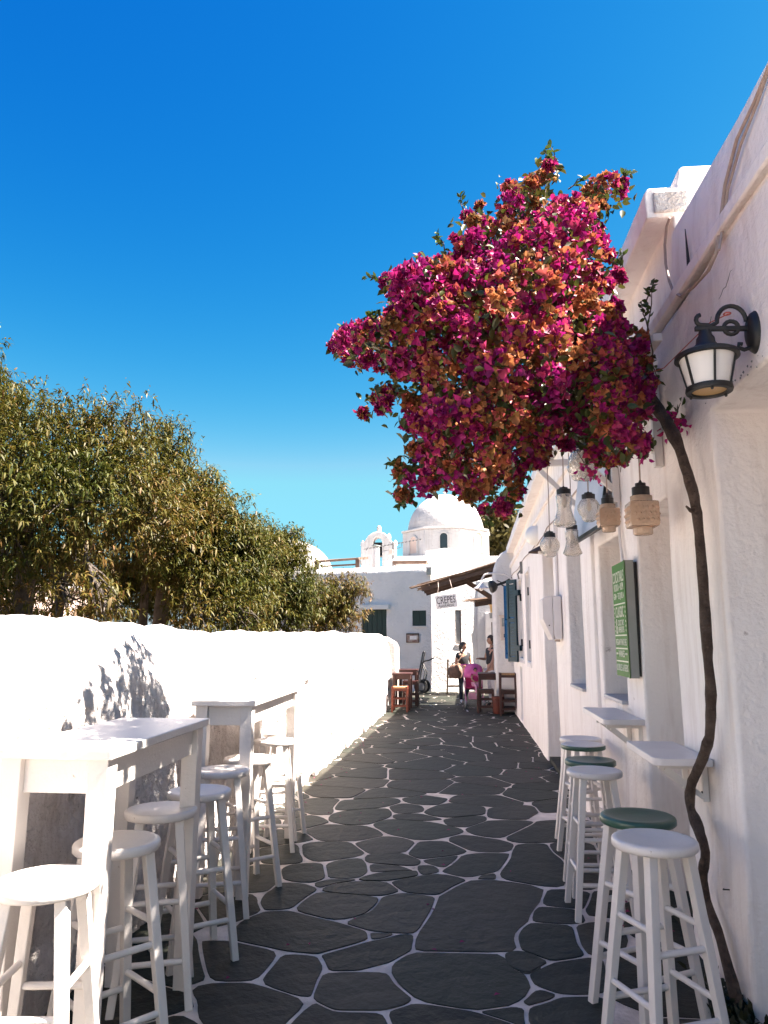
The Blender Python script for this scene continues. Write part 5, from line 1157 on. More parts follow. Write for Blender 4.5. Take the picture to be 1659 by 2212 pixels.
# ------------------------------------------------------------------ red tables and stools, chair, hand truck, pot
def small_table(label, x, y, w, l, h, m, group='red wooden cafe tables'):
    t = thing('cafe_table', (x, y, 0), label, 'table', group)
    mb = MB(); mb.box(x - w / 2, x + w / 2, y - l / 2, y + l / 2, h - .03, h); mb.build('tabletop', m, t, bevel=.004)
    for sx in (-1, 1):
        for sy in (-1, 1):
            a, b = x + sx * (w / 2 - .04), y + sy * (l / 2 - .04); mb = MB(); mb.bar((a, b, h - .031), (a, b, 0), .05, .05, .042, .042, up=(0, 1, 0)); mb.build('leg', m, t, bevel=.003)
        mb = MB(); mb.box(x + sx * (w / 2 - .04) - .01, x + sx * (w / 2 - .04) + .01, y - l / 2 + .065, y + l / 2 - .065, h - .13, h - .032); mb.build('apron', m, t)
    for sy in (-1, 1):
        mb = MB(); b = y + sy * (l / 2 - .04); mb.box(x - w / 2 + .065, x + w / 2 - .065, b - .01, b + .01, h - .13, h - .032); mb.build('apron', m, t)
    return t
def low_stool(label, x, y, w, h, m, seatm, rz=0, group='wooden stools by the far tables'):
    t = thing('wooden_stool', (x, y, 0), label, 'stool', group)
    s = w / 2 - .02
    mb = MB(); mb.box(x - w / 2 + .02, x + w / 2 - .02, y - w / 2 + .02, y + w / 2 - .02, h - .03, h + .008); mb.build('seat', seatm, t, bevel=.008)
    for sx in (-1, 1):
        for sy in (-1, 1):
            mb = MB(); mb.bar((x + sx * s, y + sy * s, h + .012), (x + sx * (s + .01), y + sy * (s + .01), 0), .042, .042, .036, .036, up=(0, 1, 0)); mb.build('leg', m, t, bevel=.003)
    for z in (.12, .27, h - .05):
        for sx in (-1, 1):
            mb = MB(); mb.bar((x + sx * s, y - s + .02, z + .03), (x + sx * s, y + s - .02, z + .03), .026, .026 if z < h - .06 else .05); mb.build('stretcher', m, t)
            mb = MB(); mb.bar((x - s + .02, y + sx * s, z), (x + s - .02, y + sx * s, z), .026, .026 if z < h - .06 else .05); mb.build('stretcher', m, t)
    return t
small_table('red-brown cafe table by the end of the garden wall, behind the orange stool', -1.42, 16.25, .40, .62, .76, M['redwood'])
small_table('greyish topped cafe table beyond the red one at the end of the garden wall', -1.38, 17.25, .46, .60, .80, M['redwood'])
low_stool('bright orange wooden stool with rush seat in front of the left cafe table', -1.425, 15.66, .33, .50, M['orangewood'], M['rush'])
low_stool('dark wooden stool under the left cafe table, nearer the lane', -1.30, 16.95, .34, .55, M['redwood'], M['redwood'])
small_table('red-brown cafe table where the man leans, beside the white house end', .40, 16.15, .44, .70, .77, M['redwood'])
low_stool('tall red-brown stool with tan seat nearest on the right, before the white house end', .76, 15.2, .34, .80, M['redwood'], M['rush'])
low_stool('low dark stool pushed behind the tall red stool', .80, 15.52, .30, .46, M['redwood'], M['redwood'])
low_stool('low red-brown stool in front of the right cafe table', .32, 15.62, .34, .46, M['redwood'], M['beam'])
pt = thing('terracotta_pot', (.56, 15.45, 0), 'red terracotta pot between the stools on the right', 'pot')
mb = MB(); mb.lathe([(.08, 0), (.095, .02), (.115, .30), (.10, .30), (.085, .06), (.001, .05)], (.565, 15.4, 0), 20, close=False); mb.build('body', M['terracotta'], pt, 40)
mb = MB(); mb.lathe([(.115, .29), (.127, .295), (.127, .34), (.108, .34), (.104, .30)], (.565, 15.4, 0), 20, close=False); mb.build('rim', M['terracotta'], pt, 40)
ht_ = thing('hand_truck', (-1.35, 21.2, 0), 'black two-wheeled hand truck leaning against the far shaded wall', 'hand truck')
def zq(x, y, d): return at((1480 + x * .25316) / 1.8228, (2550 + y * .25316) / 1.8228, d)
mb = MB(); yq = 21.2
mb.tube([zq(620, 685, yq), zq(672, 400, yq + .1), zq(735, 75, yq + .22), zq(750, 58, yq + .22), zq(765, 72, yq + .22), zq(715, 330, yq + .1), zq(672, 580, yq)], .022, 8); mb.build('frame', M['iron'], ht_, 60)
mb = MB(); mb.tube([zq(715, 245, yq + .12), zq(760, 210, yq), zq(830, 195, yq - .15), zq(905, 160, yq - .25)], .02, 8); mb.tube([zq(725, 270, yq + .1), zq(763, 375, yq - .05), zq(735, 560, yq - .1)], .018, 8); mb.tube([zq(735, 255, yq + .1), zq(795, 380, yq - .05), zq(765, 560, yq - .1)], .018, 8); mb.build('braces', M['iron'], ht_, 60)
for px, py, r in ((700, 632, .19), (745, 628, .19)):
    p = zq(px, py, yq - .1 + (.1 if px > 720 else -.1)); p[2] = r; mb = MB(); mb.lathe([(r * .55, -.045), (r * .9, -.05), (r, -.03), (r, .03), (r * .9, .05), (r * .55, .045)], tuple(p), 24, ax=(.35, -.93, 0), close=False); wv = mb.build('wheel', M['rubber'], ht_, 40)
    mb = MB(); mb.lathe([(.02, -.05), (r * .56, -.03), (r * .56, .03), (.02, .05)], tuple(p), 20, ax=(.35, -.93, 0)); mb.build('rim', M['greyplastic'], wv, 40)
mb = MB(); p = zq(620, 688, yq); mb.box(p[0] - .02, p[0] + .22, yq - .35, yq + .05, 0.005, .02); mb.build('toe_plate', M['iron'], ht_)
cr = thing('wooden_chair', (-.55, 21.1, 0), 'yellowish wooden cafe chair against the far sunlit wall, behind the woman', 'chair')
x0, y0 = -.58, 21.05
mb = MB(); mb.box(x0 - .02, x0 + .40, y0 - .18, y0 + .22, .43, .46); mb.build('seat', M['rush'], cr, bevel=.008)
for a, b, h in ((0, -.16, .92), (0, .20, .92), (.38, -.16, .45), (.38, .20, .45)):
    mb = MB(); mb.bar((x0 + a, y0 + b, h), (x0 + a + (.0 if a else -.03), y0 + b, 0), .035, .035, .032, .032, up=(0, 1, 0)); mb.build('leg', M['yellowwood'], cr)
for z in (.62, .75, .87): mb = MB(); mb.bar((x0, y0 - .145, z), (x0, y0 + .185, z), .02, .06); mb.build('back_slat', M['yellowwood'], cr)
for b in (-.16, .20):
    mb = MB(); mb.bar((x0, y0 + b, .2), (x0 + .38, y0 + b, .2), .022); mb.build('stretcher', M['yellowwood'], cr)
bgx = thing('shoulder_bag', (x0 + .22, y0, .46), 'dark bag lying on the seat of the yellowish chair', 'bag')
mb = MB(); mb.lathe([(.02, .465), (.14, .47), (.17, .56), (.15, .68), (.09, .76), (.02, .78)], (x0 + .22, y0, 0), 18, rf=lambda a, z: 1 + .12 * math.sin(2 * a + 5 * z) + .05 * math.sin(5 * a)); mb.build('body', M['black'], bgx, 60)
mb = MB(); mb.tube([(x0 + .22 + .12 * math.cos(R(k * 15)), y0, .72 + .13 * math.sin(R(k * 15))) for k in range(13)], .012, 6); mb.build('strap', M['black'], bgx, 60)

# ------------------------------------------------------------------ foliage
def unit(v): return v / np.maximum(1e-9, np.linalg.norm(v, axis=-1, keepdims=True))
def strips(base, dirv, nrm, L, W, droop, shape, fold=0.0):
    # long curved leaves: base, two pairs of edge points, tip
    N = len(base); side = unit(np.cross(dirv, nrm)); nn = unit(np.cross(side, dirv))
    V = np.zeros((N, 6, 3)); dn = np.array([0, 0, -1.0])
    def cpt(t): return base + dirv * (L * t)[:, None] + dn * (droop * L * t * t)[:, None]
    one = np.ones(N)
    V[:, 0] = base
    for k, (t, w_) in enumerate(((shape[0], shape[1]), (shape[2], shape[3]))):
        c_ = cpt(one * t); V[:, 1 + 2 * k] = c_ + side * (W * w_ / 2)[:, None] + nn * (fold * W)[:, None]; V[:, 2 + 2 * k] = c_ - side * (W * w_ / 2)[:, None] + nn * (fold * W)[:, None]
    V[:, 5] = cpt(one)
    F0 = np.array([(0, 1, 2), (1, 3, 2), (2, 3, 4), (3, 5, 4)])
    F = (np.arange(N)[:, None, None] * 6 + F0[None]).reshape(-1, 3)
    return V.reshape(-1, 3), F
def bracts(base, dirv, nrm, L, W, cup):
    N = len(base); side = unit(np.cross(dirv, nrm)); nn = unit(np.cross(side, dirv))
    V = np.zeros((N, 7, 3)); l = L[:, None]; w_ = W[:, None]; c_ = cup[:, None]
    V[:, 0] = base
    V[:, 1] = base + dirv * l * .28 + side * w_ * .44 + nn * l * c_; V[:, 2] = base + dirv * l * .28 - side * w_ * .44 + nn * l * c_
    V[:, 3] = base + dirv * l * .62 + side * w_ * .42 + nn * l * c_ * 1.1; V[:, 4] = base + dirv * l * .62 - side * w_ * .42 + nn * l * c_ * 1.1
    V[:, 5] = base + dirv * l * 1.0 - nn * l * .05
    V[:, 6] = base + dirv * l * .48 - nn * l * .02
    F0 = np.array([(0, 1, 6), (0, 6, 2), (1, 3, 6), (2, 6, 4), (3, 5, 6), (6, 5, 4)])
    F = (np.arange(N)[:, None, None] * 7 + F0[None]).reshape(-1, 3)
    return V.reshape(-1, 3), F
def leafmesh(name, V, F, C, per, m, parent, kind='stuff'):
    off = np.array(parent.location); me = np_mesh(name, V - off, F)
    at_ = me.color_attributes.new(name='tint', type='FLOAT_COLOR', domain='POINT')
    cc = np.ones((len(V), 4), np.float32); cc[:, :3] = np.repeat(C, per, axis=0); at_.data.foreach_set('color', cc.ravel())
    o = link_mesh(name, me, m, parent); o['kind'] = kind; return o
def rdir(n): return unit(rng.normal(size=(n, 3)))

def tree(label, y, blobs, trunks, ntw, group='leafy trees behind the garden wall', leafL=.074, warm=0.40, name='almond_tree', tone=1.0):
    cs, rs = [], []
    for px, py, r, dy in blobs:
        cs.append(at(px, py, y + dy)); rs.append(r / CF * (y + dy) * 1.0)
    cs = np.array(cs); rs = np.array(rs)
    base = trunks[0][0]
    t = thing(name, (base[0], base[1], 0), label, 'tree', group)
    # twig ends through the volume of the crown, most of them near its skin
    p = rs ** 2.2; p /= p.sum(); k = rng.choice(len(cs), ntw, p=p)
    d = rdir(ntw); rad = rng.uniform(0.0, 1, ntw) ** (1 / 2.6); rad = np.where(rng.random(ntw) < .06, rad * 1.22, rad)
    lump = 1 + 0.16 * vnoise(d * 3.1 + cs[k], 3)
    P = cs[k] + d * (rs[k] * rad * lump)[:, None] * np.array([1, 0.85, 1])
    keep = (P[:, 2] > 1.0) & ((P[:, 0] < -1.95) | (P[:, 2] > 1.62)) & (P[:, 0] < -1.45)
    hole = vnoise(P * 2.4, 9); keep &= (hole > -0.62)
    P = P[keep]; d = d[keep]; n = len(P)
    tw = unit(d * .8 + rng.normal(size=(n, 3)) * .55 + np.array([0, 0, .45])); tl = rng.uniform(.12, .30, n)
    m = 15; kk = np.repeat(np.arange(n), m); u = rng.random(n * m)
    B = P[kk] + tw[kk] * (tl[kk] * u)[:, None] + rng.normal(size=(n * m, 3)) * .010
    D = unit(tw[kk] * .35 + rdir(n * m) * .85 + np.array([0, 0, -.10])); Nn = unit(rdir(n * m) * .6 + np.array([0, 0, 1.0]))
    L = leafL * rng.uniform(.65, 1.25, n * m); W = L * rng.uniform(.19, .26, n * m)
    V, F = strips(B, D, Nn, L, W, rng.uniform(.25, .75, n * m), (.3, 1.0, .68, .78), .10)
    ct = vnoise(P * 1.3, 17)[kk] * .35 + rng.normal(size=n * m) * .22 + warm
    ct = np.clip(ct, 0, 1)[:, None]
    green = np.array([.040, .052, .006]); olive = np.array([.088, .074, .009]); brown = np.array([.135, .066, .020])
    C = np.where(ct < .5, green + (olive - green) * ct * 2, olive + (brown - olive) * (ct * 2 - 1)) * rng.uniform(.75, 1.25, (n * m, 1)) * tone
    leafmesh('crown', V, F, C, 6, M['leaf'], t)
    # trunk, limbs, twigs
    mb = MB()
    for tr in trunks:
        pts = [Vector(q) for q in tr[:-1]]; r0 = tr[-1]; mb.tube(pts, [r0 * (1 - .12 * i) for i in range(len(pts))], 9)
    mb.build('trunk', M['darkbark'], t, 60)
    mb = MB(); mt = MB()
    for c_, r in zip(cs, rs):
        tr = min(trunks, key=lambda q: (Vector(q[-2]) - Vector(c_)).length); a = Vector(tr[-2]); b = Vector(c_)
        mid = (a + b) / 2 + Vector((random.uniform(-.15, .15), random.uniform(-.15, .15), -.12)); mb.tube([a, mid, b], [.05, .035, .018], 6)
        for j in range(26):
            e = b + Vector(rdir(1)[0]) * r * random.uniform(.5, .95); e.z = max(e.z, 1.2); s = mid + (b - mid) * random.random()
            mt.tube([s, (s + e) / 2 + Vector((0, 0, random.uniform(-.08, .1))), e], [.014, .009, .004], 4, close=False)
    o = mb.build('limbs', M['darkbark'], t, 60); o['kind'] = 'stuff'; o = mt.build('twigs', M['darkbark'], t); o['kind'] = 'stuff'
    return t
def tk(px, y, pts, r):                  # a trunk that shows at px above the wall, at distance y
    b = at(px, 1330, y); return [(b[0] + .1, y, 0.0), (b[0], y, 1.5)] + [tuple(at(a, b_, y)) for a, b_ in pts] + [r]
tree('tall olive-brown leafy tree at the left edge, dark forked trunk showing above the wall', 7.6,
     [(60, 985, 150, 0), (170, 960, 110, .2), (-80, 1000, 190, .3), (160, 1090, 150, -.3), (20, 1120, 150, -.5), (255, 1050, 120, .1), (-20, 870, 75, .4), (265, 935, 75, .3), (120, 1200, 90, .5), (-30, 1240, 110, .2), (-70, 880, 110, .2), (330, 1130, 90, .5), (60, 1270, 90, 2.2), (150, 1300, 60, -.5), (230, 1310, 50, -.6), (-10, 1310, 60, -.4), (190, 1265, 80, 2.0), (-20, 1180, 90, 1.5), (200, 1190, 80, 1.2)],
     [tk(45, 7.6, [(60, 1210), (40, 1120)], .13), tk(120, 7.9, [(150, 1180), (170, 1080)], .07)], 5600, tone=.95)
tree('broad leafy tree in the middle of the row, thick dark trunk above the wall', 9.4,
     [(395, 1092, 96, 0), (330, 1010, 85, .2), (470, 1138, 82, -.2), (400, 1180, 120, -.4), (480, 1220, 110, 0), (320, 1160, 100, .4), (545, 1205, 62, .3), (300, 1270, 70, .7), (440, 1290, 75, -.5), (520, 1290, 85, .1), (370, 960, 45, .3), (440, 1052, 40, .2), (260, 1290, 75, 1.8), (420, 1330, 50, -.8), (520, 1335, 55, -.4), (370, 1275, 70, 1.9), (430, 1230, 80, .8), (340, 1220, 70, 1.2)],
     [tk(345, 9.4, [(360, 1220), (400, 1120)], .12), tk(310, 9.8, [(315, 1230), (330, 1110)], .07)], 5400, warm=.36)
tree('leafy tree nearing the chapel dome, right-hand side of the tall trees', 11.8,
     [(572, 1200, 60, 0), (600, 1240, 75, -.2), (540, 1250, 75, .3), (625, 1200, 48, .2), (590, 1310, 75, 0), (645, 1290, 60, .2), (560, 1162, 36, .2), (615, 1187, 32, .1)],
     [tk(560, 11.8, [(565, 1250)], .09)], 2900, warm=.34)
tree('low rusty-leaved shrub at the right end of the trees, in front of the far house', 14.2,
     [(690, 1300, 48, 0), (730, 1290, 45, 0), (710, 1340, 50, 0), (765, 1320, 32, .1), (770, 1270, 22, .1), (660, 1330, 40, .3)],
     [tk(715, 14.2, [(715, 1330)], .05)], 1200, warm=.66, name='leafy_shrub')
tree('bare-tipped tall tree top cut by the left edge of the view', 6.6, [(-75, 800, 55, 0), (-28, 738, 24, 0), (-80, 860, 60, 0)], [tk(-60, 6.6, [(-80, 1100), (-60, 850)], .08)], 190)
p = za(1290, 375, 38.0)
t = thing('distant_tree', (p[0], 38, 0), 'olive tree top peeping out right of the big dome', 'tree')
n = 5200; d = rdir(n); B = np.array([p[0], 38, p[2]]) + d * (rng.random((n, 1)) ** .4) * np.array([2.2, 1.6, 1.7]) * (1 + .2 * vnoise(d * 3, 5))[:, None]
V, F = strips(B, rdir(n), rdir(n), np.full(n, .32), np.full(n, .16), np.full(n, .3), (.3, 1, .7, .8)); C = np.array([.085, .07, .02]) * rng.uniform(.5, 1.4, (n, 1)); leafmesh('crown', V, F, C, 6, M['leaf'], t)
mb = MB(); mb.tube([(p[0], 38, 0), (p[0] + .1, 38, p[2] - 1), (p[0], 38, p[2])], [.25, .18, .1], 8); mb.build('trunk', M['darkbark'], t)
bw = thing('garden_house', (-9.5, 11, 0), 'pale pinkish plaster wall glimpsed through the trunks behind the trees', 'house')
mb = MB(); mb.box(-16, -8.5, 8.0, 16, 0, 2.5); mb.build('wall', M['pinkwall'], bw, bevel=.05); mb = MB(); mb.box(-16.1, -8.4, 7.9, 16.1, 2.5, 2.65); mb.build('coping', M['farwhite'], bw, bevel=.04)

# ------------------------------------------------------------------ bougainvillea
SIL = [(697, 770), (742, 690), (790, 690), (842, 660), (812, 605), (868, 582), (910, 592), (958, 568), (975, 520), (1002, 495), (996, 440), (1040, 432), (1072, 470), (1085, 402), (1130, 376), (1160, 370),
       (1185, 346), (1203, 352), (1190, 400), (1168, 432), (1232, 420), (1255, 390), (1310, 372), (1356, 386), (1350, 425), (1292, 460), (1310, 510), (1322, 545), (1300, 590), (1340, 575), (1352, 640), (1352, 690),
       (1392, 730), (1412, 790), (1418, 850), (1398, 900), (1410, 985), (1345, 1000), (1290, 1008), (1248, 950), (1215, 985), (1178, 1010), (1130, 1040), (1118, 1095), (1080, 1128), (1046, 1130), (1038, 1090),
       (985, 1092), (958, 1062), (908, 1075), (860, 1085), (850, 1015), (884, 985), (898, 950), (872, 925), (868, 880), (832, 892), (786, 915), (770, 890), (792, 858), (836, 840), (842, 800), (790, 800), (735, 800)]
SA = np.array(SIL, float); SB = np.roll(SA, -1, 0)
def inside(p):
    x, y = p[:, 0:1], p[:, 1:2]; x1, y1, x2, y2 = SA[:, 0], SA[:, 1], SB[:, 0], SB[:, 1]
    c_ = ((y1 > y) != (y2 > y)) & (x < (x2 - x1) * (y - y1) / (y2 - y1 + 1e-9) + x1); return c_.sum(1) % 2 == 1
def edist(p):
    a = SA[None]; b = SB[None]; q = p[:, None]; t = np.clip(((q - a) * (b - a)).sum(-1) / ((b - a) ** 2).sum(-1), 0, 1); return np.linalg.norm(q - (a + (b - a) * t[..., None]), axis=-1).min(1)
cand = np.column_stack([rng.uniform(690, 1425, 6000), rng.uniform(340, 1140, 6000)]); cand = cand[inside(cand)]
ed = edist(cand); cand = cand[ed > 9]; ed = ed[ed > 9]
CTR = np.array([.15, 3.55, 2.9])
cl = []
for (px, py), e in zip(cand, ed):
    hd_ = (1.05 if random.random() < .75 else .6) * math.sqrt(max(0, 1 - (1 - min(e / 210, 1)) ** 2)) + .05
    r_ = random.random()
    s = -random.uniform(.72, 1.0) if r_ < .62 else (random.uniform(.5, 1.0) if r_ < .82 else random.uniform(-.6, .6))
    y = 3.55 + s * (hd_ if s < 0 else hd_ * .75) + .12 * vnoise(np.array([px * .012, py * .012, 0]), 8)
    q = at(px, py, y)
    if q[0] > xw(q[1]) - .09: continue
    if e > 30 and vnoise(np.array([px * .021, py * .021, s * 1.5]), 12) > .50: continue
    ok = True
    for c_ in cl:
        if abs(c_[0] - q[0]) < .1 and (c_[0] - q[0]) ** 2 + (c_[1] - q[1]) ** 2 + (c_[2] - q[2]) ** 2 < (.140 if s > -.5 else .122) ** 2: ok = False; break
    if ok: cl.append(tuple(q) + (e,))
for k in range(26): cl.append(tuple(at(random.uniform(868, 1010), random.uniform(590, 690), random.uniform(2.62, 2.98))) + (60.0,))
cl = np.array(cl); E_ = cl[:, 3]; cl = cl[:, :3]; nc = len(cl)
bv = thing('bougainvillea', (1.03, 3.45, 0), 'big magenta and orange bougainvillea on a thin twisting trunk, overhanging the lane', 'bougainvillea')
out = unit(cl - CTR); fresh = vnoise(cl * 2.3, 23) * .45 + rng.normal(size=nc) * .42 - .02
m = 37; kk = np.repeat(np.arange(nc), m); nf = nc * m
csz = rng.uniform(.055, .100, nc) * np.clip(E_ / 40, .5, 1)
# every flower is three papery bracts cupped round one stalk
D = unit(rdir(nf) + out[kk] * .55 + np.array([0, -.12, .15])); FB = cl[kk] + D * (csz[kk] * rng.uniform(.45, 1.0, nf))[:, None]
AX = unit(D + rdir(nf) * .45 + np.array([0, 0, -.15])); P1 = unit(np.cross(AX, rdir(nf))); P2 = np.cross(AX, P1)
fs_ = rng.uniform(.62, 1.22, nf); open_ = rng.uniform(.45, 1.05, nf)
k3 = np.repeat(np.arange(nf), 3); N = nf * 3; ph = np.tile(np.arange(3) * 2.0944, nf) + np.repeat(rng.uniform(0, 6.3, nf), 3) + rng.normal(size=N) * .18
R3 = P1[k3] * np.cos(ph)[:, None] + P2[k3] * np.sin(ph)[:, None]; op = (open_[k3] + rng.normal(size=N) * .15)[:, None]
D2 = unit(AX[k3] * np.cos(op) + R3 * np.sin(op)); Nn = unit(AX[k3] * np.sin(op) - R3 * np.cos(op) + rdir(N) * .15)
L = .0305 * fs_[k3] * rng.uniform(.85, 1.12, N); W = L * rng.uniform(.70, .88, N)
V, F = bracts(FB[k3] - AX[k3] * .012, D2, Nn, L, W, rng.uniform(.10, .26, N))
mag = np.array([[.47, .018, .170], [.36, .011, .172], [.55, .045, .152], [.42, .015, .190]]); org = np.array([[.58, .17, .075], [.56, .215, .08], [.60, .12, .11], [.48, .21, .085]]); tan_ = np.array([[.40, .20, .065], [.33, .17, .07], [.27, .14, .06]])
f = np.repeat(fresh[kk] + rng.normal(size=nf) * .26, 3) + rng.normal(size=N) * .06; ri = np.repeat(rng.integers(0, 99, nf), 3)
C = np.where((f < .05)[:, None], mag[ri % 4], np.where((f < .74)[:, None], org[ri % 4], tan_[ri % 3])) * rng.uniform(.36, .92, (N, 1))
leafmesh('crown', V, F, C, 7, M['bract'], bv)
# green leaves inside and on the outer sprigs
n = 7200; k = rng.integers(0, nc, n); B = cl[k] + rdir(n) * rng.uniform(.02, .11, (n, 1)) - out[k] * .05
D = unit(rdir(n) + np.array([0, 0, -.3])); L = rng.uniform(.03, .055, n)
V, F = bracts(B, D, unit(rdir(n) + np.array([0, 0, .8])), L, L * .62, rng.uniform(.05, .2, n)); C = np.array([.040, .058, .012]) * rng.uniform(.5, 1.5, (n, 1)) + np.array([.03, .01, 0]) * rng.random((n, 1))
leafmesh('leaves', V, F, C, 7, M['vineleaf'], bv)
sp = MB(); LB, LD = [], []
for px, py, ex, ey in [(960, 540, 945, 505), (915, 590, 905, 560), (800, 690, 800, 680), (1185, 360, 1178, 325), (1200, 360, 1190, 318), (1335, 390, 1365, 375), (1340, 400, 1352, 372), (1240, 400, 1262, 385), (1318, 590, 1340, 540), (1330, 600, 1345, 550), (870, 1020, 858, 1000), (860, 1070, 868, 1095), (1060, 1110, 1050, 1128), (1000, 450, 995, 418),
                       (1400, 700, 1408, 620), (1395, 690, 1385, 650), (1400, 640, 1412, 612), (1410, 760, 1425, 830), (820, 612, 795, 596), (790, 700, 812, 678), (1070, 1100, 1110, 1095), (1090, 1090, 1115, 1070), (1455, 915, 1470, 870), (1460, 920, 1480, 905), (1440, 900, 1450, 880), (1400, 980, 1412, 960)]:
    y = 3.5 if px < 1380 else (3.62 if py > 600 else 3.75); a, b = at(px, py, y), at(ex, ey, y - .02); mid = (a + b) / 2 + rng.normal(size=3) * .01
    sp.tube([a - (b - a) * .6, a, mid, b], [.004, .0035, .003, .0015], 5, close=False)
    for j in range(10): LB.append(a + (b - a) * (.1 + .9 * j / 9) + rng.normal(size=3) * .004); LD.append(unit(rng.normal(size=3) + unit(b - a) * .7))
o = sp.build('sprigs', M['bark'], bv); o['kind'] = 'stuff'
LB, LD = np.array(LB), np.array(LD); n = len(LB); L = rng.uniform(.028, .05, n)
V, F = bracts(LB, LD, unit(rng.normal(size=(n, 3)) + np.array([0, 0, .8])), L, L * .55, rng.uniform(.05, .2, n)); C = np.array([.055, .085, .015]) * rng.uniform(.6, 1.5, (n, 1)); leafmesh('sprig_leaves', V, F, C, 7, M['vineleaf'], bv)
# small flower sprays hanging below and beside the trunk
HB, HC = [], []
for px, py, y, q in [(1450, 905, 3.55, 26), (1468, 920, 3.55, 16), (1440, 920, 3.55, 14), (1273, 1020, 4.25, 14), (1265, 1010, 4.25, 8), (1303, 1035, 4.2, 4), (1384, 985, 3.7, 8), (1345, 985, 3.8, 14), (1310, 990, 3.9, 16)]:
    c_ = at(px, py, y)
    for j in range(q): HB.append(c_ + rng.normal(size=3) * .024); HC.append(mag[rng.integers(0, 4)])
HB, HC = np.array(HB), np.array(HC); n = len(HB); L = rng.uniform(.03, .045, n); V, F = bracts(HB, unit(rdir(n) + np.array([0, 0, -.3])), rdir(n), L, L * .75, rng.uniform(.06, .2, n)); leafmesh('hanging_sprays', V, F, HC, 7, M['bract'], bv)
# trunk against the wall
tp_ = [(1597, 2215, .04), (1588, 2150, .05), (1556, 2030, .055), (1532, 1960, .06), (1518, 1900, .07), (1524, 1840, .075), (1508, 1790, .08), (1492, 1745, .08), (1492, 1700, .085), (1512, 1650, .085), (1532, 1590, .08), (1535, 1500, .08), (1528, 1400, .08), (1521, 1300, .075), (1515, 1200, .075), (1505, 1110, .075), (1490, 1040, .08), (1468, 970, .09), (1442, 915, .11), (1415, 875, .14), (1390, 835, .2), (1340, 790, .32)]
pts = []
for px, py, o_ in tp_:
    x = 1.0
    for _ in range(20):
        d = ray(px, py); q = EYE + d * (x / d[0]); x = xw(min(3.75, q[1])) - o_
    pts.append(q)
pts[0][2] = -.01
rs_ = [.027, .025, .020, .020, .021, .024, .0235, .0225, .022, .023, .0225, .023, .022, .022, .022, .022, .023, .025, .028, .029, .028, .024]
fine, fr = [], []
P4 = [Vector(p) for p in pts]
for i in range(len(P4) - 1):
    a, b, c_, d = P4[max(i - 1, 0)], P4[i], P4[i + 1], P4[min(i + 2, len(P4) - 1)]
    for j in range(4):
        t_ = j / 4; q = 0.5 * ((2 * b) + (c_ - a) * t_ + (2 * a - 5 * b + 4 * c_ - d) * t_ * t_ + (3 * b - a - 3 * c_ + d) * t_ ** 3)
        fine.append(q); fr.append(.93 * (rs_[i] * (1 - t_) + rs_[i + 1] * t_) * (1 + .11 * float(vnoise(np.array([i * 1.9 + t_ * 1.9, 0, 0]), 3)) + (.10 if (i * 4 + j) % 13 == 5 else 0)))
fine.append(P4[-1]); fr.append(rs_[-1])
mb = MB(); mb.tube(fine, fr, 14)
mv = np.array(mb.v); cen_ = np.repeat(np.array([tuple(q) for q in fine]), 14, axis=0); dv = mv - cen_
mb.v = [tuple(q) for q in cen_ + dv * (1 + .16 * fbm(mv * np.array([36., 36., 14.]), 3, 91) + .10 * vnoise(mv * 9.0, 95))[:, None]]
mb.build('trunk', M['bark'], bv, 179)
mb = MB()
for k in (17, 60):
    q = fine[min(k, len(fine) - 3)]; a_ = random.uniform(2.2, 4.2); dr = Vector((math.cos(a_), math.sin(a_), random.uniform(.2, .6))).normalized(); mb.tube([q, q + dr * .032, q + dr * random.uniform(.042, .075) + Vector((0, 0, .01))], [.010, .008, .004], 6)
mb.build('twig_stubs', M['bark'], bv, 60)
mb = MB(); top = P4[-2]
for k in range(46):
    e = Vector(cl[rng.integers(0, nc)]); s = P4[-1 if k % 3 else -2]; hub = Vector((.40 + random.uniform(-.12, .12), 3.35 + random.uniform(-.15, .15), 2.95 + random.uniform(-.15, .25))); mb.tube([s, (s + hub) / 2 + Vector((0, 0, .06)), hub, (hub + e) / 2, hub.lerp(e, .9)], [.016, .013, .010, .007, .003], 5)
for px, py, ex, ey in [(1285, 985, 1300, 935), (1340, 1020, 1362, 975), (1262, 1000, 1240, 940)]: mb.tube([at(px, py, 3.9), at((px + ex) / 2 - 8, (py + ey) / 2, 3.85), at(ex, ey, 3.7)], [.002, .003, .004], 5)
o = mb.build('limbs', M['bark'], bv, 60); o['kind'] = 'stuff'
# weeds at the foot of the trunk
n = 420; c_ = np.array([1.0, 3.32, .02]); B = c_ + rng.normal(size=(n, 3)) * np.array([.035, .13, .0]); D = unit(rdir(n) * .7 + np.array([0, 0, .9])); L = rng.uniform(.03, .10, n)
wd = thing('weeds', (1.0, 3.32, 0), 'tuft of dark weeds at the foot of the vine trunk', 'weeds'); V, F = strips(B, D, rdir(n), L, L * .22, rng.uniform(.1, .6, n), (.3, 1, .7, .8)); leafmesh('leaves', V, F, np.array([.035, .035, .012]) * rng.uniform(.5, 1.4, (n, 1)), 6, M['vineleaf'], wd)

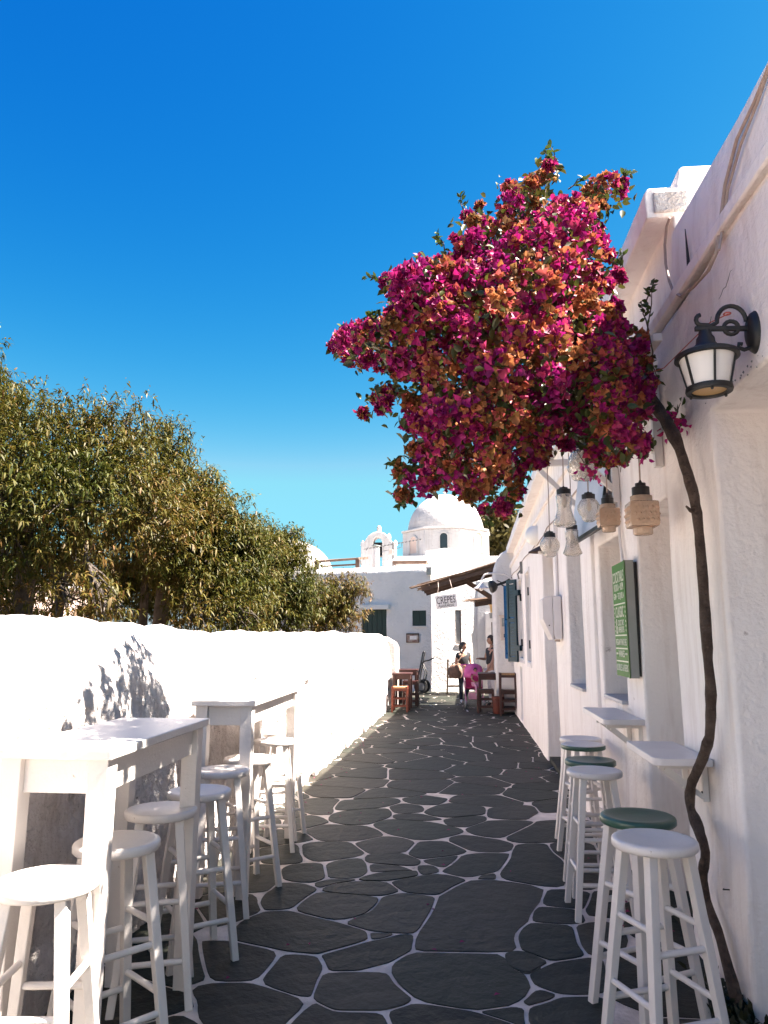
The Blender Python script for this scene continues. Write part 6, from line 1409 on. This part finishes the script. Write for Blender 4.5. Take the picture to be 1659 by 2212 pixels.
# ------------------------------------------------------------------ people and the pushchair
def skin_body(name, J, B, m, parent, root=0, sub=2):
    # J: {joint: ((x, y, z), (rx, ry))}; B: bones; grown with a Skin modifier
    me = bpy.data.meshes.new(name); ks = list(J); ix = {k: i for i, k in enumerate(ks)}
    me.from_pydata([J[k][0] for k in ks], [(ix[a], ix[b]) for a, b in B], []); o = link_mesh(name, me, m, parent)
    sk = o.modifiers.new('skin', 'SKIN'); sk.use_smooth_shade = True
    for i, k in enumerate(ks):
        v = me.skin_vertices[0].data[i]; r = J[k][1]; v.radius = r if isinstance(r, tuple) else (r, r)
        v.use_root = (i == root)
    s = o.modifiers.new('sub', 'SUBSURF'); s.levels = sub; s.render_levels = sub
    return o
def hand(J, B, wrist, tip, side):
    w = Vector(J[wrist][0]); d = Vector(tip); d.normalize(); x = d.cross(Vector((0, 0, 1))); x = x.normalized() if x.length > .1 else Vector((1, 0, 0)); n = x.cross(d)
    pl = wrist + '_palm'; J[pl] = (tuple(w + d * .055), (.022, .014)); B.append((wrist, pl))
    for k, (off, ln) in enumerate(((-.024, .055), (-.008, .068), (.008, .064), (.022, .050))):
        a, b, c = f'{wrist}_f{k}a', f'{wrist}_f{k}b', f'{wrist}_f{k}c'
        J[a] = (tuple(w + d * .085 + x * off), .009); J[b] = (tuple(w + d * (.085 + ln * .55) + x * off * 1.15 - n * .008), .008); J[c] = (tuple(w + d * (.085 + ln) + x * off * 1.2 - n * .03), .0065)
        B += [(pl, a), (a, b), (b, c)]
    a, b = wrist + '_t1', wrist + '_t2'; J[a] = (tuple(w + d * .045 + x * side * .036), .009); J[b] = (tuple(w + d * .085 + x * side * .052 - n * .012), .007); B += [(pl, a), (a, b)]
def head(parent, c, s, yaw, skin, hairkind):
    mb = MB(); cz, sz_ = math.cos(yaw), math.sin(yaw)
    def rot(p): return (c[0] + (p[0] * cz - p[1] * sz_) * s, c[1] + (p[0] * sz_ + p[1] * cz) * s, c[2] + p[2] * s)
    n, mrows = 22, 16; vs = []; fs = []
    for i in range(mrows + 1):
        t = math.pi * i / mrows; z = -math.cos(t) * .118
        for k in range(n):
            a = 2 * math.pi * k / n; r = math.sin(t); fy = math.cos(a); x = math.sin(a) * .074 * r; y = -fy * .096 * r
            if z < -.02: x *= 1 - .9 * (-.02 - z); y = y * (1 - 2.2 * (-.02 - z)) - .012 * min(1, (-.02 - z) * 14) * r
            if fy > .75:
                w_ = (fy - .75) / .25
                y -= w_ * (.024 * math.exp(-((z + .018) / .020) ** 2) + .008 * math.exp(-((z + .058) / .012) ** 2) + .008 * math.exp(-((z + .098) / .018) ** 2)); 
            if abs(fy - .86) < .1 and abs(z - .012) < .018: y += .007
            vs.append(rot((x, y, z)))
    for i in range(mrows):
        for k in range(n): fs.append((i * n + k, i * n + (k + 1) % n, (i + 1) * n + (k + 1) % n, (i + 1) * n + k))
    mb.add(vs, fs)
    for sx in (-1, 1):
        mb.lathe([(.001, -.008), (.016 * s, -.006), (.020 * s, .004), (.001, .008)], rot((sx * .074, .005, -.012)), 8, ax=(sx * cz, sx * sz_, 0))
    h = mb.build('head', M['skin'], parent, 60)
    mb = MB()
    for sx in (-1, 1): mb.lathe([(.001, -.004), (.010 * s, 0), (.001, .004)], rot((sx * .031, -.090, .012)), 8, ax=(sz_, -cz, 0))
    mb.add([rot((-.026, -.094, -.058)), rot((.026, -.094, -.058)), rot((.012, -.106, -.062)), rot((-.012, -.106, -.062))], [(0, 1, 2, 3)]); mb.build('eyes_and_mouth', M['hair'], h)
    mb = MB(); vs = []; fs = []; n2 = 26; rows = 12
    for i in range(rows + 1):
        for k in range(n2):
            a = 2 * math.pi * k / n2; fy = math.cos(a); low = -.095 if fy < .1 else (-.03 if fy < .55 else .045); t0 = math.acos(max(-1, min(1, low / .13))); t = t0 * i / rows
            r = math.sin(t); z = math.cos(t) * .130; wob = 1 + .02 * math.sin(7 * a + 3 * t)
            vs.append(rot((math.sin(a) * .086 * r * wob, -fy * .106 * r * wob + .006, z)))
    for i in range(rows):
        for k in range(n2): fs.append((i * n2 + k, i * n2 + (k + 1) % n2, (i + 1) * n2 + (k + 1) % n2, (i + 1) * n2 + k))
    mb.add(vs, fs)
    if hairkind == 'pony':
        mb.tube([rot(p) for p in [(0, .085, .05), (0, .125, .055), (0.01, .15, .0), (0.012, .15, -.08), (0, .135, -.16), (0, .125, -.20)]], [.02 * s, .030 * s, .036 * s, .034 * s, .022 * s, .006 * s], 10)
    mb.build('hair', M['hair'], parent, 60)
    return h
def person(label, pos, s, yaw, J0, lab_clothes, hairkind, headyaw, headpos, clothes, hands=True):
    t = thing('person', pos, label, 'person')
    cz, sz_ = math.cos(yaw), math.sin(yaw)
    def T(p): return (p[0] * s * cz - p[1] * s * sz_, p[0] * s * sz_ + p[1] * s * cz, p[2] * s)
    J = {}; 
    for k, (p, r) in J0.items(): J[k] = (p, r)
    B = [('hip', 'waist'), ('waist', 'chest'), ('chest', 'neck'), ('neck', 'headbase')]
    for sd in 'lr':
        B += [('hip', sd + 'thigh'), (sd + 'thigh', sd + 'knee'), (sd + 'knee', sd + 'ankle'), (sd + 'ankle', sd + 'toe'), ('chest', sd + 'shoulder'), (sd + 'shoulder', sd + 'elbow'), (sd + 'elbow', sd + 'wrist')]
    for sd, q in (('l', -1), ('r', 1)): hand(J, B, sd + 'wrist', (Vector(J[sd + 'wrist'][0]) - Vector(J[sd + 'elbow'][0])), q)
    def sc_(r): return tuple(x * s for x in r) if isinstance(r, tuple) else r * s
    J2 = {k: (T(p), sc_(r)) for k, (p, r) in J.items()}
    skin_body('body', J2, B, M['skin'], t)
    for nm, m_, bones, grow in clothes:
        ks = []; 
        for a, b in bones:
            for k in (a, b):
                if k not in ks: ks.append(k)
        Jc = {}
        for k in ks:
            p, r = J2[k]; Jc[k] = (p, tuple(x + grow * s for x in r) if isinstance(r, tuple) else r + grow * s)
        skin_body(nm, Jc, bones, m_, t)
    h = Vector(T(headpos)) + Vector(pos); head(t, h, s * .92, yaw + headyaw, M['skin'], hairkind)
    return t, T
# standing joints, facing -Y, for a body 1.62 m tall
def joints(**kw):
    J = {'hip': ((0, 0, .90), (.135, .10)), 'waist': ((0, .0, 1.05), (.115, .085)), 'chest': ((0, .0, 1.22), (.135, .095)), 'neck': ((0, .01, 1.36), .050), 'headbase': ((0, -.005, 1.43), .045)}
    for sd, q in (('l', -1), ('r', 1)):
        J[sd + 'thigh'] = ((q * .085, 0, .80), .082); J[sd + 'knee'] = ((q * .09, -.01, .45), .056); J[sd + 'ankle'] = ((q * .09, .02, .08), .038); J[sd + 'toe'] = ((q * .10, -.12, .03), (.036, .024))
        J[sd + 'shoulder'] = ((q * .165, .0, 1.30), .050); J[sd + 'elbow'] = ((q * .21, .02, 1.03), .037); J[sd + 'wrist'] = ((q * .22, -.06, .80), .026)
    for k, v in kw.items(): J[k] = (v, J[k][1])
    return J
LEGS = [('hip', 'lthigh'), ('lthigh', 'lknee'), ('lknee', 'lankle'), ('hip', 'rthigh'), ('rthigh', 'rknee'), ('rknee', 'rankle')]
TOP = [('waist', 'chest'), ('chest', 'lshoulder'), ('chest', 'rshoulder')]
SL = [('lshoulder', 'lsl'), ('rshoulder', 'rsl')]
wp_ = gnd(1003, 1519); s_ = 0.865
J = joints(lelbow=(-.23, .03, 1.05), lwrist=(-.05, -.20, .98), relbow=(.20, -.05, 1.05), rwrist=(.16, -.27, .97), rknee=(.09, -.10, .47), rankle=(.10, .12, .16), rtoe=(.11, .05, .05))
J['lsl'] = ((-.195, .012, 1.19), .050); J['rsl'] = ((.185, -.02, 1.20), .050)
def clothed(J):
    return J
SHOE = [('lankle', 'ltoe'), ('rankle', 'rtoe')]
def mk(label, pos, s, yaw, J, hk, hy, hp, legm, topm, shoem):
    sl = {k: J.pop(k) for k in ('lsl', 'rsl')}
    t, T = person(label, pos, s, yaw, J, None, hk, hy, hp, [('trousers', legm, LEGS, .010), ('shoes', shoem, SHOE, .008)])
    Jc = {k: (T(J[k][0]), tuple((x + .030) * s for x in J[k][1]) if isinstance(J[k][1], tuple) else (J[k][1] + .014) * s) for k in ('hip', 'waist', 'chest', 'lshoulder', 'rshoulder')}
    Jc['hip'] = (T((J['hip'][0][0], J['hip'][0][1], J['hip'][0][2] + .03)), (.162 * s, .130 * s))
    for k in sl: Jc[k] = (T(sl[k][0]), sl[k][1] * s)
    skin_body('shirt', Jc, [('hip', 'waist'), ('waist', 'chest'), ('chest', 'lshoulder'), ('chest', 'rshoulder'), ('lshoulder', 'lsl'), ('rshoulder', 'rsl')], topm, t)
    return t
mk('woman in a black T-shirt and dark jeans with a ponytail, pushing the pink pushchair', tuple(wp_), s_, R(28), J, 'pony', R(22), (0, -.02, 1.525), M['denim'], M['black'], M['whitecloth'])
hb = thing('handbag', (wp_[0] - .2, wp_[1], .6), 'large brown shoulder bag hanging at the woman\'s side', 'bag')
def wl(x, y, z): a = R(28); return (wp_[0] + s_ * (x * math.cos(a) - y * math.sin(a)), wp_[1] + s_ * (x * math.sin(a) + y * math.cos(a)), z * s_)
mb = MB(); c_ = wl(-.30, -.10, .86); mb.lathe([(.02, -.17), (.14, -.16), (.19, -.06), (.16, .06), (.09, .14), (.02, .15)], c_, 20, rf=lambda a, z: (1 - .38 * abs(math.sin(a))) * (1 + .05 * math.sin(4 * a + 9 * z))); mb.build('body', M['bagtan'], hb, 60)
mb = MB(); mb.tube([wl(-.30, -.10, 1.0), wl(-.20, -.15, 1.17), wl(-.06, -.13, 1.33), wl(-.04, 0, 1.375), wl(-.08, .10, 1.25), wl(-.26, .02, 1.0)], .014, 6); mb.build('strap', M['bagtan'], hb, 60)
mp_ = za(1215, 1385, 17.0); mpos = (at(*z1(1218, 1000), 16.95)[0], 16.95, 0)
J = joints(lelbow=(-.24, -.04, 1.08), lwrist=(-.10, -.26, 1.10), relbow=(.24, -.10, 1.07), rwrist=(.30, -.28, .86)); J['lsl'] = ((-.20, .0, 1.17), .056); J['rsl'] = ((.20, -.02, 1.17), .056)
mk('man with short dark hair in black T-shirt and white trousers, leaning on a table', mpos, .955, R(-62), J, 'short', R(0), (0, -.02, 1.525), M['whitecloth'], M['black'], M['black'])
# pushchair with a child in it
pc = np.array([.10, 16.95, 0]); ps = thing('pushchair', tuple(pc), 'pink folding pushchair with rounded hood between the woman and the cafe table', 'pushchair')
W2 = .19
for q in (-1, 1):
    mb = MB(); x = pc[0] + q * W2; y = pc[1]
    mb.tube([(x - .10, y + .38, .90), (x - .06, y + .30, .86), (x - .02, y + .10, .50), (x + .02, y - .25, .10)], .011, 7); mb.build('side_tube', M['palepink'], ps, 60)
    mb = MB(); mb.tube([(x, y + .30, .10), (x, y + .02, .42), (x, y - .15, .58)], .011, 7); mb.build('cross_tube', M['palepink'], ps, 60)
    for yy in (-.27, .31):
        mb = MB(); mb.lathe([(.03, -.018), (.065, -.02), (.075, -.01), (.075, .01), (.065, .02), (.03, .018)], (x, y + yy, .076), 20, ax=(1, 0, 0), close=False); wv = mb.build('wheel', M['greyplastic'], ps, 40)
        mb = MB(); mb.lathe([(.03, -.016), (.03, .016)], (x, y + yy, .076), 12, ax=(1, 0, 0)); mb.build('hub', M['palepink'], wv)
mb = MB(); mb.add([(pc[0] - W2 + .01, pc[1] - .15, .42), (pc[0] + W2 - .01, pc[1] - .15, .42), (pc[0] + W2 - .01, pc[1] + .12, .36), (pc[0] - W2 + .01, pc[1] + .12, .36), (pc[0] - W2 + .01, pc[1] + .26, .80), (pc[0] + W2 - .01, pc[1] + .26, .80)], [(0, 1, 2, 3), (3, 2, 5, 4)]); se = mb.build('seat', M['magentacloth'], ps); sm = se.modifiers.new('s', 'SOLIDIFY'); sm.thickness = .02
mb = MB(); vs = []; fs = []
for i in range(13):
    a = R(-8 + 150 * i / 12)
    for k in range(15):
        b = math.pi * k / 14; xx = math.cos(b) * .215; rr = .20 * (math.sin(b) ** .5 if 0 < k < 14 else 0) + .02
        vs.append((pc[0] + xx, pc[1] + .16 - math.cos(a) * rr, .66 + math.sin(a) * rr * 1.25))
for i in range(12):
    for k in range(14): fs.append((i * 15 + k, i * 15 + k + 1, (i + 1) * 15 + k + 1, (i + 1) * 15 + k))
mb.add(vs, fs); hd2 = mb.build('hood', M['pink'], ps, 60); sm = hd2.modifiers.new('s', 'SOLIDIFY'); sm.thickness = .012
mb = MB(); mb.box(pc[0] - .12, pc[0] + .12, pc[1] + .0, pc[1] + .25, .16, .30); mb.build('basket', M['palepink'], ps, bevel=.02)
mb = MB(); mb.tube([(pc[0] - W2 - .10, pc[1] + .38, .90), (pc[0] + W2 - .10, pc[1] + .38, .90)], .015, 8); mb.build('handle', M['pink'], ps)
ch_ = (pc[0] + .03, pc[1] - .02, .10)
J = joints(lknee=(-.09, -.34, .78), lankle=(-.09, -.38, .42), ltoe=(-.10, -.50, .36), rknee=(.09, -.34, .78), rankle=(.09, -.38, .42), rtoe=(.10, -.50, .36), lthigh=(-.08, -.06, .86), rthigh=(.08, -.06, .86), relbow=(.30, -.12, 1.30), rwrist=(.36, -.14, 1.52), lelbow=(-.22, -.14, 1.08), lwrist=(-.16, -.30, 1.0))
J['lsl'] = ((-.2, -.02, 1.18), .05); J['rsl'] = ((.23, -.05, 1.30), .05)
mk('small child in a deep pink dress sitting in the pushchair with one arm raised', ch_, .46, R(20), J, 'short', R(10), (0, -.03, 1.53), M['palepink'], M['magentacloth'], M['whitecloth'])
